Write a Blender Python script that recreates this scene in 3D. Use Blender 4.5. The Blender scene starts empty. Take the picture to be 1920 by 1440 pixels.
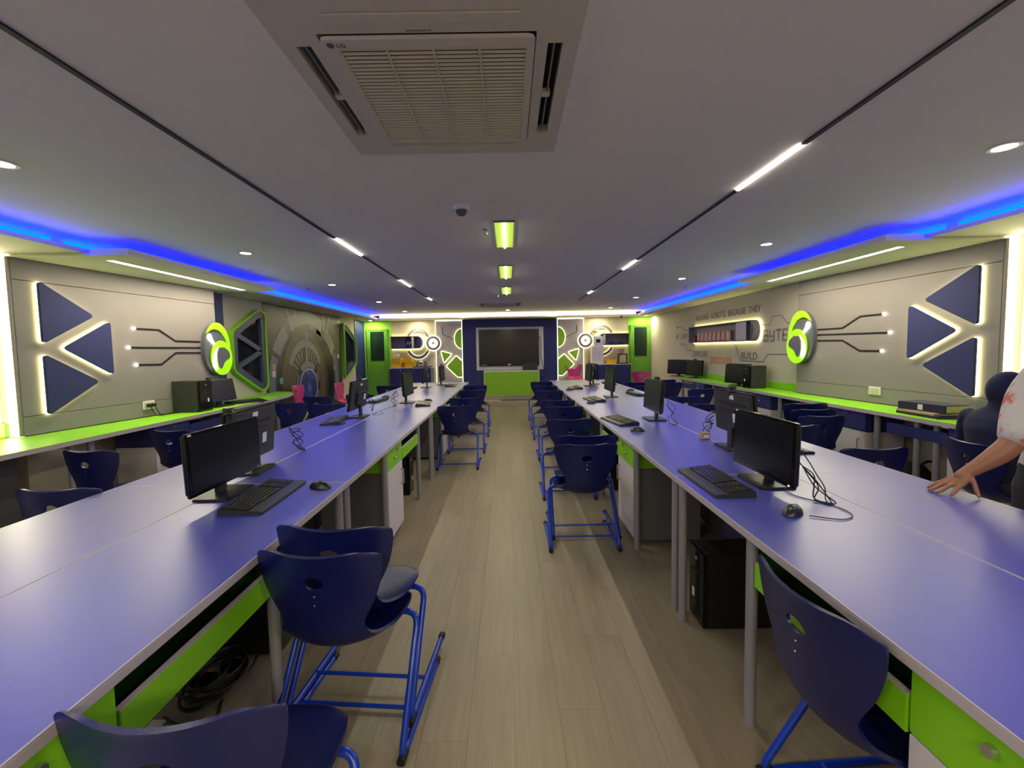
import bpy, bmesh, math, random
from mathutils import Vector, Matrix, Euler
random.seed(7)
SC = bpy.context.scene
COL = SC.collection
PI = math.pi

# ------------------------------------------------------------------ camera
cd = bpy.data.cameras.new('camera'); cam = bpy.data.objects.new('camera', cd); COL.objects.link(cam)
F = 811.0
cd.sensor_width = 36.0; cd.lens = F / 1920 * 36.0
cd.shift_x = (960 - 957) / 1920.0
cd.shift_y = -(720 - 705) / 1920.0
cd.clip_start = 0.05; cd.clip_end = 60
EYE = Vector((0, 0, 1.466))
pitch = math.atan(50 / F); roll = 0.018; yaw = 0.0035
rt = Vector((1, 0, 0)); up = Vector((0, math.sin(pitch), math.cos(pitch))); fw = Vector((0, math.cos(pitch), -math.sin(pitch)))
Ry = Matrix.Rotation(-yaw, 3, 'Z'); rt, up, fw = Ry @ rt, Ry @ up, Ry @ fw
rt, up = rt * math.cos(roll) - up * math.sin(roll), rt * math.sin(roll) + up * math.cos(roll)
m = Matrix((rt, up, -fw)).transposed().to_4x4(); m.translation = EYE
cam.matrix_world = m
SC.camera = cam

# ------------------------------------------------------------------ world, exposure
w = bpy.data.worlds.new('world'); SC.world = w; w.use_nodes = True
w.node_tree.nodes['Background'].inputs[0].default_value = (0.5, 0.5, 0.55, 1)
w.node_tree.nodes['Background'].inputs[1].default_value = 0.05
SC.view_settings.view_transform = 'Standard'
try: SC.view_settings.look = 'None'
except Exception: pass
SC.view_settings.gamma = 1.0; SC.view_settings.use_curve_mapping = False
SC.view_settings.exposure = 1.2
SC.cycles.use_denoising = True
SC.cycles.max_bounces = 8; SC.cycles.diffuse_bounces = 4; SC.cycles.glossy_bounces = 4
SC.cycles.sample_clamp_indirect = 6.0; SC.cycles.caustics_reflective = False; SC.cycles.caustics_refractive = False

CEIL = 2.395; SOF = 2.283
WARM = (1.0, 0.90, 0.60); NEUT = (1.0, 0.94, 0.72); BLUE = (0.0, 0.0, 1.0)
def area(name, loc, size, power, color, rot=(0, 0, 0), spread=None, vis=False):
    ld = bpy.data.lights.new(name, 'AREA'); ld.shape = 'RECTANGLE'; ld.size, ld.size_y = size
    ld.energy = power; ld.color = color
    if spread: ld.spread = spread
    o = bpy.data.objects.new(name, ld); COL.objects.link(o); o.location = loc; o.rotation_euler = rot
    return o
P_DOWN, P_TRACK, P_BOX, P_BLUE, P_COVE = 3.6, 3.0, 14.0, 17.0, 34.0
DOWN = [(sx * 2.4, y) for y in (2.13, 4.05, 6.0, 8.15, 10.15) for sx in (-1, 1)] + [(2.4, 0.2), (-2.4, 0.2)]
DOWN_B = [(0.0, 10.27), (-1.12, 11.0), (1.14, 11.0)]
for i, (x, y) in enumerate(DOWN + DOWN_B):
    ld = bpy.data.lights.new('downlight_lamp', 'SPOT'); ld.energy = P_DOWN * 1.6; ld.color = WARM; ld.spot_size = math.radians(160)
    ld.spot_blend = 1.0; ld.shadow_soft_size = 0.22
    o = bpy.data.objects.new('downlight_lamp', ld); COL.objects.link(o); o.location = (x, y, CEIL - 0.03)
for x in (-3.6, 3.62, -2.4, 2.4):
    area('soffit_down_fill_lamp', (x, 11.4, SOF - 0.01), (0.08, 0.08), 5.0, WARM)  # outer pair over the doors; inner pair has no fitting, added to brighten the wall
TRACKSEG = {-1.395: [(-1.2, -0.6), (0.55, 1.05), (3.58, 4.22), (5.68, 6.30), (7.62, 8.0)], 1.385: [(-0.9, -0.3), (2.06, 2.64), (4.67, 5.22), (7.1, 7.45)]}
for x, segs in TRACKSEG.items():
    for a, b in segs:
        area('track_lamp', (x, (a + b) / 2, CEIL - 0.016), (0.02, b - a), P_TRACK, NEUT)
for s in (-1, 1):
    area('soffit_lamp', (s * 3.3, 4.6, 2.262), (0.05, 1.8), P_BOX, WARM)
    for a, b, k in ((-2.5, 3.3, 1.0), (3.45, 5.55, 1.2), (5.7, 10.9, 1.0)):
        area('blue_cove_lamp', (s * 3.39, (a + b) / 2, 2.312), (0.04, b - a), P_BLUE * (b - a) / 5.2 * k, BLUE, (PI, s * -0.5, 0))
area('back_cove_lamp', (0, 11.2, 2.312), (6.4, 0.04), P_COVE, WARM, (PI, 0, 0))
for y in (3.6, 5.26, 6.9):
    area('slot_lamp', (-0.015, y, CEIL - 0.025), (0.03, 0.8), 5.0, NEUT)
for x in (-2.4, 0, 2.4):  # fill lamps added out of view, to lift the ceiling by floor bounce
    area('rear_fill_lamp', (x, -1.5, CEIL - 0.02), (1.2, 0.3), 24.0, (1.0, 0.92, 0.62))

# ------------------------------------------------------------------ materials
def lin(c): return tuple(((v / 255) / 12.92 if v / 255 <= 0.04045 else ((v / 255 + 0.055) / 1.055) ** 2.4) for v in c)
def mat(name, rgb, rough=0.5, metal=0.0, noise=0.0, scale=8.0, bump=0.0, bscale=60.0, emit=None, es=0.0, spec=None, trans=0.0, coat=0.0):
    m = bpy.data.materials.new(name); m.use_nodes = True; nt = m.node_tree; b = nt.nodes['Principled BSDF']
    c = lin(rgb) + (1,)
    b.inputs['Base Color'].default_value = c; b.inputs['Roughness'].default_value = rough; b.inputs['Metallic'].default_value = metal
    if spec is not None: b.inputs['Specular IOR Level'].default_value = spec
    if trans: b.inputs['Transmission Weight'].default_value = trans
    if coat: b.inputs['Coat Weight'].default_value = coat; b.inputs['Coat Roughness'].default_value = 0.15
    tc = nt.nodes.new('ShaderNodeTexCoord')
    n = nt.nodes.new('ShaderNodeTexNoise'); n.inputs['Scale'].default_value = scale; n.inputs['Detail'].default_value = 4
    nt.links.new(tc.outputs['Object'], n.inputs['Vector'])
    k = noise or 0.03
    mr = nt.nodes.new('ShaderNodeMapRange'); mr.inputs['To Min'].default_value = 1 - k; mr.inputs['To Max'].default_value = 1 + k
    nt.links.new(n.outputs['Fac'], mr.inputs['Value'])
    mx = nt.nodes.new('ShaderNodeMix'); mx.data_type = 'RGBA'; mx.blend_type = 'MULTIPLY'; mx.inputs['Factor'].default_value = 1
    mx.inputs['A'].default_value = c; nt.links.new(mr.outputs['Result'], mx.inputs['B']); nt.links.new(mx.outputs['Result'], b.inputs['Base Color'])
    if bump:
        n2 = nt.nodes.new('ShaderNodeTexNoise'); n2.inputs['Scale'].default_value = bscale; n2.inputs['Detail'].default_value = 3
        nt.links.new(tc.outputs['Object'], n2.inputs['Vector'])
        bp = nt.nodes.new('ShaderNodeBump'); bp.inputs['Strength'].default_value = bump; bp.inputs['Distance'].default_value = 0.002
        nt.links.new(n2.outputs['Fac'], bp.inputs['Height']); nt.links.new(bp.outputs['Normal'], b.inputs['Normal'])
    if emit:
        b.inputs['Emission Color'].default_value = tuple(emit) + (1,); b.inputs['Emission Strength'].default_value = es
    return m
M = {}
M['ceiling'] = mat('ceiling_paint', (240, 235, 224), 0.9, bump=0.1, bscale=200)
M['soffit'] = mat('soffit_paint', (225, 220, 208), 0.85)
M['wall'] = mat('cream_wall_paint', (188, 180, 160), 0.8, bump=0.1, bscale=150)
M['walllight'] = mat('light_wall_paint', (186, 178, 150), 0.8)
M['panel'] = mat('grey_laminate', (124, 118, 117), 0.55, noise=0.03, scale=3)
M['greypanel'] = mat('dark_grey_board', (92, 92, 98), 0.6)
M['navy'] = mat('navy_board', (34, 42, 104), 0.5)
M['navytri'] = mat('navy_acoustic_felt', (34, 40, 92), 0.75, bump=0.3, bscale=300)
M['lime'] = mat('lime_laminate', (126, 194, 24), 0.42)
M['lime2'] = mat('lime_gloss_panel', (146, 208, 34), 0.4)
M['panel_glowlit'] = mat('glow_pale_laminate', (186, 178, 178), 0.55)  # grey laminate with the back wall glow put into its colour
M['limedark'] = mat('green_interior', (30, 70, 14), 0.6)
M['doorgreen'] = mat('door_green_laminate', (104, 170, 48), 0.45)
M['limewall'] = mat('green_wall_paint', (140, 205, 60), 0.7)
M['desk'] = mat('desk_navy_laminate', (46, 52, 158), 0.32, noise=0.04, scale=40, bump=0.25, bscale=700, spec=0.7, coat=0.45)
M['desk'].node_tree.nodes['Principled BSDF'].inputs['IOR'].default_value = 1.6
M['desk'].node_tree.nodes['Principled BSDF'].inputs['Coat Roughness'].default_value = 0.32
M['edge'] = mat('grey_edge_band', (176, 168, 176), 0.5)
M['steel'] = mat('grey_powder_steel', (140, 140, 150), 0.4, metal=0.2)
M['chrome'] = mat('chrome', (215, 215, 220), 0.2, metal=1.0)
M['rubber'] = mat('black_rubber', (16, 16, 18), 0.6)
M['chair'] = mat('blue_plastic_shell', (13, 19, 78), 0.33, noise=0.03, bump=0.25, bscale=400)
M['frame'] = mat('blue_powder_tube', (12, 54, 176), 0.28)
M['magenta'] = mat('magenta_plastic', (176, 36, 104), 0.38)
M['white'] = mat('white_plastic', (222, 220, 216), 0.45)
M['door_white'] = mat('white_cabinet_board', (200, 194, 200), 0.5)
M['black'] = mat('black_plastic', (20, 20, 22), 0.42)
M['blackgloss'] = mat('black_gloss', (9, 10, 14), 0.16)
M['screen'] = mat('monitor_screen', (9, 10, 15), 0.3, spec=0.35)
M['backgrey'] = mat('charcoal_plastic', (44, 44, 44), 0.5)
M['key'] = mat('key_black', (26, 26, 28), 0.32)
M['cable'] = mat('cable_black', (14, 14, 14), 0.5)
M['label'] = mat('white_sticker', (226, 226, 226), 0.6)
M['tv'] = mat('tv_screen', (14, 15, 18), 0.22)
M['glassdark'] = mat('dark_glass', (14, 24, 34), 0.08)
M['glassdoor'] = mat('door_glass_sheet', (24, 44, 36), 0.15)
M['winframe'] = mat('window_frame_grey', (62, 68, 90), 0.4)
M['yellow'] = mat('yellow_crate_plastic', (244, 194, 22), 0.45)
M['slot'] = mat('slot_black', (8, 8, 9), 0.8)
M['acwhite'] = mat('ac_white_plastic', (206, 200, 186), 0.5)
M['skin'] = mat('skin', (146, 98, 76), 0.5, noise=0.08, scale=30)
M['hair'] = mat('dark_hair', (22, 16, 14), 0.5, noise=0.3, scale=60)
M['navycloth'] = mat('navy_knit', (20, 24, 58), 0.9, noise=0.35, scale=70, bump=0.8, bscale=120)
M['trouser'] = mat('dark_trousers', (40, 42, 52), 0.9, bump=0.3)
M['copper'] = mat('copper_glaze', (214, 164, 138), 0.3, noise=0.15)
M['darkbag'] = mat('black_bag_fabric', (20, 20, 24), 0.8, bump=0.5)
M['book'] = mat('navy_book_cloth', (34, 28, 62), 0.6)
M['card'] = mat('brown_card', (172, 146, 120), 0.8)
M['brass'] = mat('lock_metal', (205, 205, 205), 0.25, metal=0.9)
M['letter'] = mat('wall_letter_grey', (92, 86, 88), 0.6)
M['letterb'] = mat('wall_letter_taupe', (128, 116, 110), 0.6)
M['orange'] = mat('wall_letter_orange', (206, 118, 60), 0.6)
M['purple'] = mat('wall_letter_purple', (120, 92, 128), 0.6)
M['line'] = mat('circuit_line_dark', (40, 30, 32), 0.3, metal=0.4)
M['ovaldark'] = mat('sign_grey', (82, 84, 98), 0.4)
def emis(name, rgb, s):
    m = bpy.data.materials.new(name); m.use_nodes = True; nt = m.node_tree; nt.nodes.clear()
    e = nt.nodes.new('ShaderNodeEmission'); e.inputs[0].default_value = tuple(rgb) + (1,); e.inputs[1].default_value = s
    o = nt.nodes.new('ShaderNodeOutputMaterial'); nt.links.new(e.outputs[0], o.inputs[0]); return m
M['led'] = emis('led_warm_white', (1.0, 0.86, 0.55), 7.0)
M['ledhot'] = emis('led_white_hot', (1.0, 0.92, 0.72), 12.0)
M['ledtrack'] = emis('led_track', (1.0, 0.92, 0.8), 8.0)
M['ledhalo'] = emis('led_halo', (1.0, 0.94, 0.42), 5.0)
M['ledback'] = emis('led_back_cove', (1.0, 0.9, 0.55), 5)
M['ledblue'] = emis('led_blue', (0.0, 0.17, 5.5), 1.0)
M['ledbluedeep'] = emis('led_blue_deep', (0.02, 0.0, 1.6), 1.0)
M['ledsoft'] = emis('led_soft', (1.0, 0.94, 0.6), 1.4)
M['ledstrip'] = emis('led_strip', (1.0, 0.90, 0.62), 2.6)
M['limelit'] = mat('lime_sign_lit', (130, 205, 10), 0.35, emit=(0.32, 0.72, 0.0), es=0.35)
M['ledred'] = emis('led_red', (1.0, 0.25, 0.05), 6.0)

def plank_mat():
    m = bpy.data.materials.new('vinyl_plank'); m.use_nodes = True; nt = m.node_tree; b = nt.nodes['Principled BSDF']
    g = nt.nodes.new('ShaderNodeNewGeometry'); sx = nt.nodes.new('ShaderNodeSeparateXYZ'); nt.links.new(g.outputs['Position'], sx.inputs[0])
    def mth(op, a, b_=None):
        n = nt.nodes.new('ShaderNodeMath'); n.operation = op
        for i, v in enumerate((a, b_)):
            if v is None: continue
            if isinstance(v, (int, float)): n.inputs[i].default_value = v
            else: nt.links.new(v, n.inputs[i])
        return n.outputs[0]
    cx = mth('FLOOR', mth('DIVIDE', sx.outputs['X'], 0.18))
    off = mth('MULTIPLY', mth('FRACT', mth('MULTIPLY', cx, 0.37)), 1.22)
    cy = mth('FLOOR', mth('DIVIDE', mth('SUBTRACT', sx.outputs['Y'], off), 1.22))
    cb = nt.nodes.new('ShaderNodeCombineXYZ'); nt.links.new(cx, cb.inputs[0]); nt.links.new(cy, cb.inputs[1])
    wn = nt.nodes.new('ShaderNodeTexWhiteNoise'); nt.links.new(cb.outputs[0], wn.inputs['Vector'])
    mp = nt.nodes.new('ShaderNodeMapping'); mp.inputs['Scale'].default_value = (26, 1.6, 1); nt.links.new(g.outputs['Position'], mp.inputs['Vector'])
    nt.links.new(wn.outputs['Color'], mp.inputs['Location'])
    ns = nt.nodes.new('ShaderNodeTexNoise'); ns.inputs['Scale'].default_value = 1.6; ns.inputs['Detail'].default_value = 6; ns.inputs['Distortion'].default_value = 0.6
    nt.links.new(mp.outputs[0], ns.inputs['Vector'])
    r = nt.nodes.new('ShaderNodeValToRGB'); r.color_ramp.elements[0].position = 0.25; r.color_ramp.elements[1].position = 0.78
    r.color_ramp.elements[0].color = lin((126, 114, 96)) + (1,); r.color_ramp.elements[1].color = lin((142, 131, 111)) + (1,)
    nt.links.new(ns.outputs['Fac'], r.inputs[0])
    mr = nt.nodes.new('ShaderNodeMapRange'); mr.inputs['To Min'].default_value = 0.94; mr.inputs['To Max'].default_value = 1.06; nt.links.new(wn.outputs['Value'], mr.inputs['Value'])
    mx = nt.nodes.new('ShaderNodeMix'); mx.data_type = 'RGBA'; mx.blend_type = 'MULTIPLY'; mx.inputs['Factor'].default_value = 1
    nt.links.new(r.outputs[0], mx.inputs['A']); nt.links.new(mr.outputs[0], mx.inputs['B']); nt.links.new(mx.outputs['Result'], b.inputs['Base Color'])
    b.inputs['Roughness'].default_value = 0.42
    bp = nt.nodes.new('ShaderNodeBump'); bp.inputs['Strength'].default_value = 0.15; bp.inputs['Distance'].default_value = 0.002
    nt.links.new(ns.outputs['Fac'], bp.inputs['Height']); nt.links.new(bp.outputs[0], b.inputs['Normal'])
    return m
M['plank'] = plank_mat()
def sleeve_mat():
    m = bpy.data.materials.new('floral_cotton'); m.use_nodes = True; nt = m.node_tree; b = nt.nodes['Principled BSDF']
    tc = nt.nodes.new('ShaderNodeTexCoord')
    v = nt.nodes.new('ShaderNodeTexNoise'); v.inputs['Scale'].default_value = 22; v.inputs['Detail'].default_value = 3; nt.links.new(tc.outputs['Object'], v.inputs['Vector'])
    r = nt.nodes.new('ShaderNodeValToRGB'); e = r.color_ramp.elements
    e[0].position = 0.0; e[0].color = lin((120, 128, 140)) + (1,); e[1].position = 0.36; e[1].color = lin((190, 186, 186)) + (1,)
    for p_, c_ in ((0.57, (186, 180, 180)), (0.63, (196, 128, 120)), (0.72, (176, 82, 80))):
        x = r.color_ramp.elements.new(p_); x.color = lin(c_) + (1,)
    nt.links.new(v.outputs['Fac'], r.inputs[0]); nt.links.new(r.outputs[0], b.inputs['Base Color']); b.inputs['Roughness'].default_value = 0.9
    return m
M['floral'] = sleeve_mat()
def mural_mat():
    m = bpy.data.materials.new('mural_print'); m.use_nodes = True; nt = m.node_tree; b = nt.nodes['Principled BSDF']
    tc = nt.nodes.new('ShaderNodeTexCoord'); n = nt.nodes.new('ShaderNodeTexNoise'); n.inputs['Scale'].default_value = 1.4; n.inputs['Detail'].default_value = 5
    nt.links.new(tc.outputs['Object'], n.inputs['Vector'])
    r = nt.nodes.new('ShaderNodeValToRGB'); r.color_ramp.elements[0].color = lin((34, 31, 29)) + (1,); r.color_ramp.elements[1].color = lin((84, 75, 62)) + (1,)
    nt.links.new(n.outputs['Fac'], r.inputs[0]); nt.links.new(r.outputs[0], b.inputs['Base Color']); b.inputs['Roughness'].default_value = 0.35
    return m
M['mural'] = mural_mat()
M['mur_tan'] = mat('print_tan', (88, 76, 56), 0.35, noise=0.3, scale=3)
M['mur_mid'] = mat('print_taupe', (54, 50, 42), 0.35, noise=0.3, scale=4)
M['mur_light'] = mat('print_light_grey', (134, 134, 126), 0.35, noise=0.25, scale=5)
M['mur_silver'] = mat('print_silver', (104, 110, 118), 0.35, noise=0.3, scale=4)
M['mur_dark'] = mat('print_black', (14, 16, 26), 0.3, noise=0.3, scale=4)
M['mur_char'] = mat('print_charcoal', (30, 30, 31), 0.35, noise=0.3, scale=4)
M['mur_cyan'] = mat('print_cyan', (70, 160, 178), 0.35)
M['mur_amber'] = mat('print_amber', (186, 148, 90), 0.35)
M['mur_white'] = mat('print_white', (196, 200, 206), 0.35)
def portal_mat():
    m = bpy.data.materials.new('print_blue_glow'); m.use_nodes = True; nt = m.node_tree; b = nt.nodes['Principled BSDF']
    tc = nt.nodes.new('ShaderNodeTexCoord'); n = nt.nodes.new('ShaderNodeTexNoise'); n.inputs['Scale'].default_value = 3; n.inputs['Detail'].default_value = 5
    nt.links.new(tc.outputs['Object'], n.inputs['Vector'])
    r = nt.nodes.new('ShaderNodeValToRGB'); e = r.color_ramp.elements; e[0].position = 0.35; e[0].color = lin((28, 34, 84)) + (1,); e[1].position = 0.68; e[1].color = lin((96, 150, 214)) + (1,)
    x = e.new(0.52); x.color = lin((42, 62, 130)) + (1,)
    nt.links.new(n.outputs['Fac'], r.inputs[0]); nt.links.new(r.outputs[0], b.inputs['Base Color']); b.inputs['Roughness'].default_value = 0.35
    return m
M['portal'] = portal_mat()

# ------------------------------------------------------------------ mesh helpers
class MB:
    def __init__(s): s.v = []; s.f = []; s.T = None
    def add(s, vs, fs):
        n = len(s.v)
        if s.T is not None: vs = [tuple(s.T @ Vector(p)) for p in vs]
        s.v += [tuple(p) for p in vs]; s.f += [tuple(i + n for i in f) for f in fs]; return s
    def box(s, x0, y0, z0, x1, y1, z1):
        x0, x1 = sorted((x0, x1)); y0, y1 = sorted((y0, y1)); z0, z1 = sorted((z0, z1))
        return s.add([(x0, y0, z0), (x1, y0, z0), (x1, y1, z0), (x0, y1, z0), (x0, y0, z1), (x1, y0, z1), (x1, y1, z1), (x0, y1, z1)],
                     [(0, 3, 2, 1), (4, 5, 6, 7), (0, 1, 5, 4), (1, 2, 6, 5), (2, 3, 7, 6), (3, 0, 4, 7)])
    def tube(s, path, r, n=8, caps=True, closed=False):
        P = [Vector(p) for p in path]; R = r if isinstance(r, (list, tuple)) else [r] * len(P)
        rings = []; prev = None
        for i, p in enumerate(P):
            if closed: t = P[(i + 1) % len(P)] - P[i - 1]
            else: t = (P[min(i + 1, len(P) - 1)] - P[max(i - 1, 0)])
            if t.length < 1e-9: t = Vector((0, 0, 1))
            t.normalize()
            if prev is None:
                a = Vector((0, 0, 1)) if abs(t.z) < 0.9 else Vector((1, 0, 0)); u = t.cross(a).normalized()
            else:
                u = prev - t * prev.dot(t)
                u = u.normalized() if u.length > 1e-6 else t.orthogonal().normalized()
            prev = u; v = t.cross(u)
            rings.append([p + (u * math.cos(2 * PI * k / n) + v * math.sin(2 * PI * k / n)) * R[i] for k in range(n)])
        vs = [q for rg in rings for q in rg]; fs = []
        L = len(P)
        for i in range(L if closed else L - 1):
            j = (i + 1) % L
            for k in range(n):
                k2 = (k + 1) % n; fs.append((i * n + k, i * n + k2, j * n + k2, j * n + k))
        if caps and not closed:
            fs.append(tuple(range(n - 1, -1, -1))); fs.append(tuple((L - 1) * n + k for k in range(n)))
        return s.add(vs, fs)
    def cyl(s, p0, p1, r, n=16, r2=None): return s.tube([p0, p1], [r, r if r2 is None else r2], n)
    def lathe(s, prof, n=20, c=(0, 0, 0), axis='z'):
        vs = []; fs = []
        for (r, h) in prof:
            for k in range(n):
                a = 2 * PI * k / n; p = (r * math.cos(a), r * math.sin(a), h)
                if axis == 'x': p = (p[2], p[0], p[1])
                if axis == 'y': p = (p[0], p[2], p[1])
                vs.append((p[0] + c[0], p[1] + c[1], p[2] + c[2]))
        for i in range(len(prof) - 1):
            for k in range(n):
                k2 = (k + 1) % n; fs.append((i * n + k, i * n + k2, (i + 1) * n + k2, (i + 1) * n + k))
        fs.append(tuple(range(n - 1, -1, -1))); fs.append(tuple((len(prof) - 1) * n + k for k in range(n)))
        return s.add(vs, fs)
    def ball(s, c, r, n=12, m=8):
        r = (r, r, r) if not isinstance(r, (tuple, list)) else r
        vs = [(c[0], c[1], c[2] - r[2])]; fs = []
        for i in range(1, m):
            a = -PI / 2 + PI * i / m
            for k in range(n):
                b = 2 * PI * k / n; vs.append((c[0] + r[0] * math.cos(a) * math.cos(b), c[1] + r[1] * math.cos(a) * math.sin(b), c[2] + r[2] * math.sin(a)))
        vs.append((c[0], c[1], c[2] + r[2])); e = len(vs) - 1
        for k in range(n):
            k2 = (k + 1) % n; fs.append((0, 1 + k2, 1 + k)); fs.append((e, 1 + (m - 2) * n + k, 1 + (m - 2) * n + k2))
            for i in range(m - 2): fs.append((1 + i * n + k, 1 + i * n + k2, 1 + (i + 1) * n + k2, 1 + (i + 1) * n + k))
        return s.add(vs, fs)
    def prism(s, poly, f0, f1):          # f0, f1 map a 2d point to 3d
        n = len(poly); vs = [f0(*p) for p in poly] + [f1(*p) for p in poly]
        fs = [tuple(range(n)), tuple(range(2 * n - 1, n - 1, -1))] + [(i, i + n, (i + 1) % n + n, (i + 1) % n) for i in range(n)]
        return s.add(vs, fs)
    def ring(s, outer, inner, f0, f1):   # two loops with the same number of points
        n = len(outer); vs = [f0(*p) for p in outer] + [f0(*p) for p in inner] + [f1(*p) for p in outer] + [f1(*p) for p in inner]; fs = []
        for i in range(n):
            j = (i + 1) % n
            fs += [(i, j, n + j, n + i), (2 * n + i, 3 * n + i, 3 * n + j, 2 * n + j), (i, 2 * n + i, 2 * n + j, j), (n + i, n + j, 3 * n + j, 3 * n + i)]
        return s.add(vs, fs)
    def mesh(s, name, mt=None, bevel=0, seg=2, smooth=True):
        me = bpy.data.meshes.new(name); me.from_pydata(s.v, [], s.f)
        bm = bmesh.new(); bm.from_mesh(me)
        bmesh.ops.recalc_face_normals(bm, faces=bm.faces)
        if bevel:
            es = [e for e in bm.edges if len(e.link_faces) == 2 and e.calc_face_angle(0) > 0.6]
            bmesh.ops.bevel(bm, geom=es, offset=bevel, segments=seg, affect='EDGES', clamp_overlap=True)
        bm.to_mesh(me); bm.free()
        if mt: me.materials.append(M[mt] if isinstance(mt, str) else mt)
        if smooth:
            me.polygons.foreach_set('use_smooth', [True] * len(me.polygons))
            me.set_sharp_from_angle(angle=math.radians(38))
        return me
    def build(s, name, mt, parent=None, bevel=0, seg=2, smooth=True, world=False, loc=None):
        if world and parent is not None:
            L = parent.location; s.v = [(a - L.x, b - L.y, c - L.z) for a, b, c in s.v]
        o = bpy.data.objects.new(name, s.mesh(name, mt, bevel, seg, smooth)); COL.objects.link(o)
        if loc: o.location = loc
        if parent is not None: o.parent = parent
        return o
def fillet(path, r, seg=5):
    P = [Vector(p) for p in path]; out = [P[0]]
    for i in range(1, len(P) - 1):
        a = (P[i - 1] - P[i]); b = (P[i + 1] - P[i]); d = min(r, a.length * 0.49, b.length * 0.49)
        p0 = P[i] + a.normalized() * d; p1 = P[i] + b.normalized() * d
        for k in range(seg + 1):
            t = k / seg; out.append(p0 * (1 - t) ** 2 + P[i] * 2 * t * (1 - t) + p1 * t * t)
    out.append(P[-1]); return out
def smooth_path(pts, n=6):
    P = [Vector(p) for p in pts]; out = []
    for i in range(len(P) - 1):
        a = P[max(i - 1, 0)]; b = P[i]; c = P[i + 1]; d = P[min(i + 2, len(P) - 1)]
        for k in range(n):
            t = k / n; out.append(0.5 * ((2 * b) + (c - a) * t + (2 * a - 5 * b + 4 * c - d) * t * t + (3 * b - a - 3 * c + d) * t ** 3))
    out.append(P[-1]); return out
def thing(name, label, cat, loc=(0, 0, 0), rz=0.0, group=None):
    o = bpy.data.objects.new(name, None); o.empty_display_size = 0.05; COL.objects.link(o)
    o.location = loc; o.rotation_euler = (0, 0, rz); o['label'] = label; o['category'] = cat
    if group: o['group'] = group
    return o
def tag(o, label, cat, group=None):
    o['label'] = label; o['category'] = cat
    if group: o['group'] = group
    return o
def struct(o): o['kind'] = 'structure'; return o
def dup(root, loc=None, rz=None, label=None, group=None, z=None):
    r = root.copy(); COL.objects.link(r)
    if loc is not None: r.location = loc
    if rz is not None: r.rotation_euler = (0, 0, rz)
    if label: r['label'] = label
    if group: r['group'] = group
    def rec(a, b):
        for ch in list(KIDS.get(a.name, [])):
            c = ch.copy(); COL.objects.link(c); c.parent = b; KIDS.setdefault(b.name, []).append(c); rec(ch, c)
    rec(root, r)
    return r
KIDS = {}
def remember(root):
    for o in list(COL.objects):
        if o.parent is not None: KIDS.setdefault(o.parent.name, [])
    KIDS[root.name] = [o for o in COL.objects if o.parent == root]
    for c in KIDS[root.name]: KIDS[c.name] = [o for o in COL.objects if o.parent == c]
    return root
def ribbon(pts, wd):                      # polygon outline around a 2d polyline, mitred
    P = [Vector(p) for p in pts]; L = []; R = []
    for i, p in enumerate(P):
        d0 = (P[i] - P[i - 1]).normalized() if i else (P[1] - P[0]).normalized()
        d1 = (P[i + 1] - P[i]).normalized() if i < len(P) - 1 else d0
        n0 = Vector((-d0.y, d0.x)); n1 = Vector((-d1.y, d1.x)); nn = (n0 + n1).normalized(); k = wd / 2 / max(0.4, nn.dot(n0))
        L.append(tuple(p + nn * k)); R.append(tuple(p - nn * k))
    return L + R[::-1]
def ell(cx, cy, rx, ry, a0=0, a1=360, n=32):
    full = abs(a1 - a0) >= 360
    return [(cx + rx * math.cos(math.radians(a0 + (a1 - a0) * k / (n if full else n - 1))), cy + ry * math.sin(math.radians(a0 + (a1 - a0) * k / (n if full else n - 1)))) for k in range(n)]
def round_poly(poly, r, seg=5):
    out = []; n = len(poly)
    for i in range(n):
        p = Vector(poly[i]); a = Vector(poly[i - 1]) - p; b = Vector(poly[(i + 1) % n]) - p
        rr = r[i] if isinstance(r, (list, tuple)) else r
        d = min(rr, a.length * 0.49, b.length * 0.49)
        p0 = p + a.normalized() * d; p1 = p + b.normalized() * d
        for k in range(seg + 1):
            t = k / seg; q = p0 * (1 - t) ** 2 + p * 2 * t * (1 - t) + p1 * t * t; out.append((q.x, q.y))
    return out
def inset(poly, d):                       # shrink a convex-ish polygon toward its centroid by distance d
    cx = sum(p[0] for p in poly) / len(poly); cy = sum(p[1] for p in poly) / len(poly); area_ = 0
    n = len(poly)
    for i in range(n): area_ += poly[i][0] * poly[(i + 1) % n][1] - poly[(i + 1) % n][0] * poly[i][1]
    sg = 1 if area_ > 0 else -1; out = []
    for i in range(n):
        p = Vector(poly[i]); a = Vector(poly[i - 1]); b = Vector(poly[(i + 1) % n])
        d0 = (p - a); d1 = (b - p)
        if d0.length < 1e-7: d0 = d1
        if d1.length < 1e-7: d1 = d0
        d0 = d0.normalized(); d1 = d1.normalized()
        n0 = Vector((-d0.y, d0.x)) * sg; n1 = Vector((-d1.y, d1.x)) * sg; nn = n0 + n1
        nn = nn.normalized() if nn.length > 1e-6 else n0
        q = p + nn * (d / max(0.5, nn.dot(n0))); out.append((q.x, q.y))
    return out
class Plane:                              # a wall plane: s along, z up, d = distance out of the wall
    def __init__(s, p0, p1, out):
        s.p = Vector((p0[0], p0[1], 0)); u = Vector((p1[0] - p0[0], p1[1] - p0[1], 0)); s.u = u.normalized(); s.n = Vector((out[0], out[1], 0)).normalized()
        s.n = (s.n - s.u * s.n.dot(s.u)).normalized()
    def at(s, a, z, d): q = s.p + s.u * a + s.n * d; return (q.x, q.y, z)
    def f(s, d): return lambda a, z: s.at(a, z, d)
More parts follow.
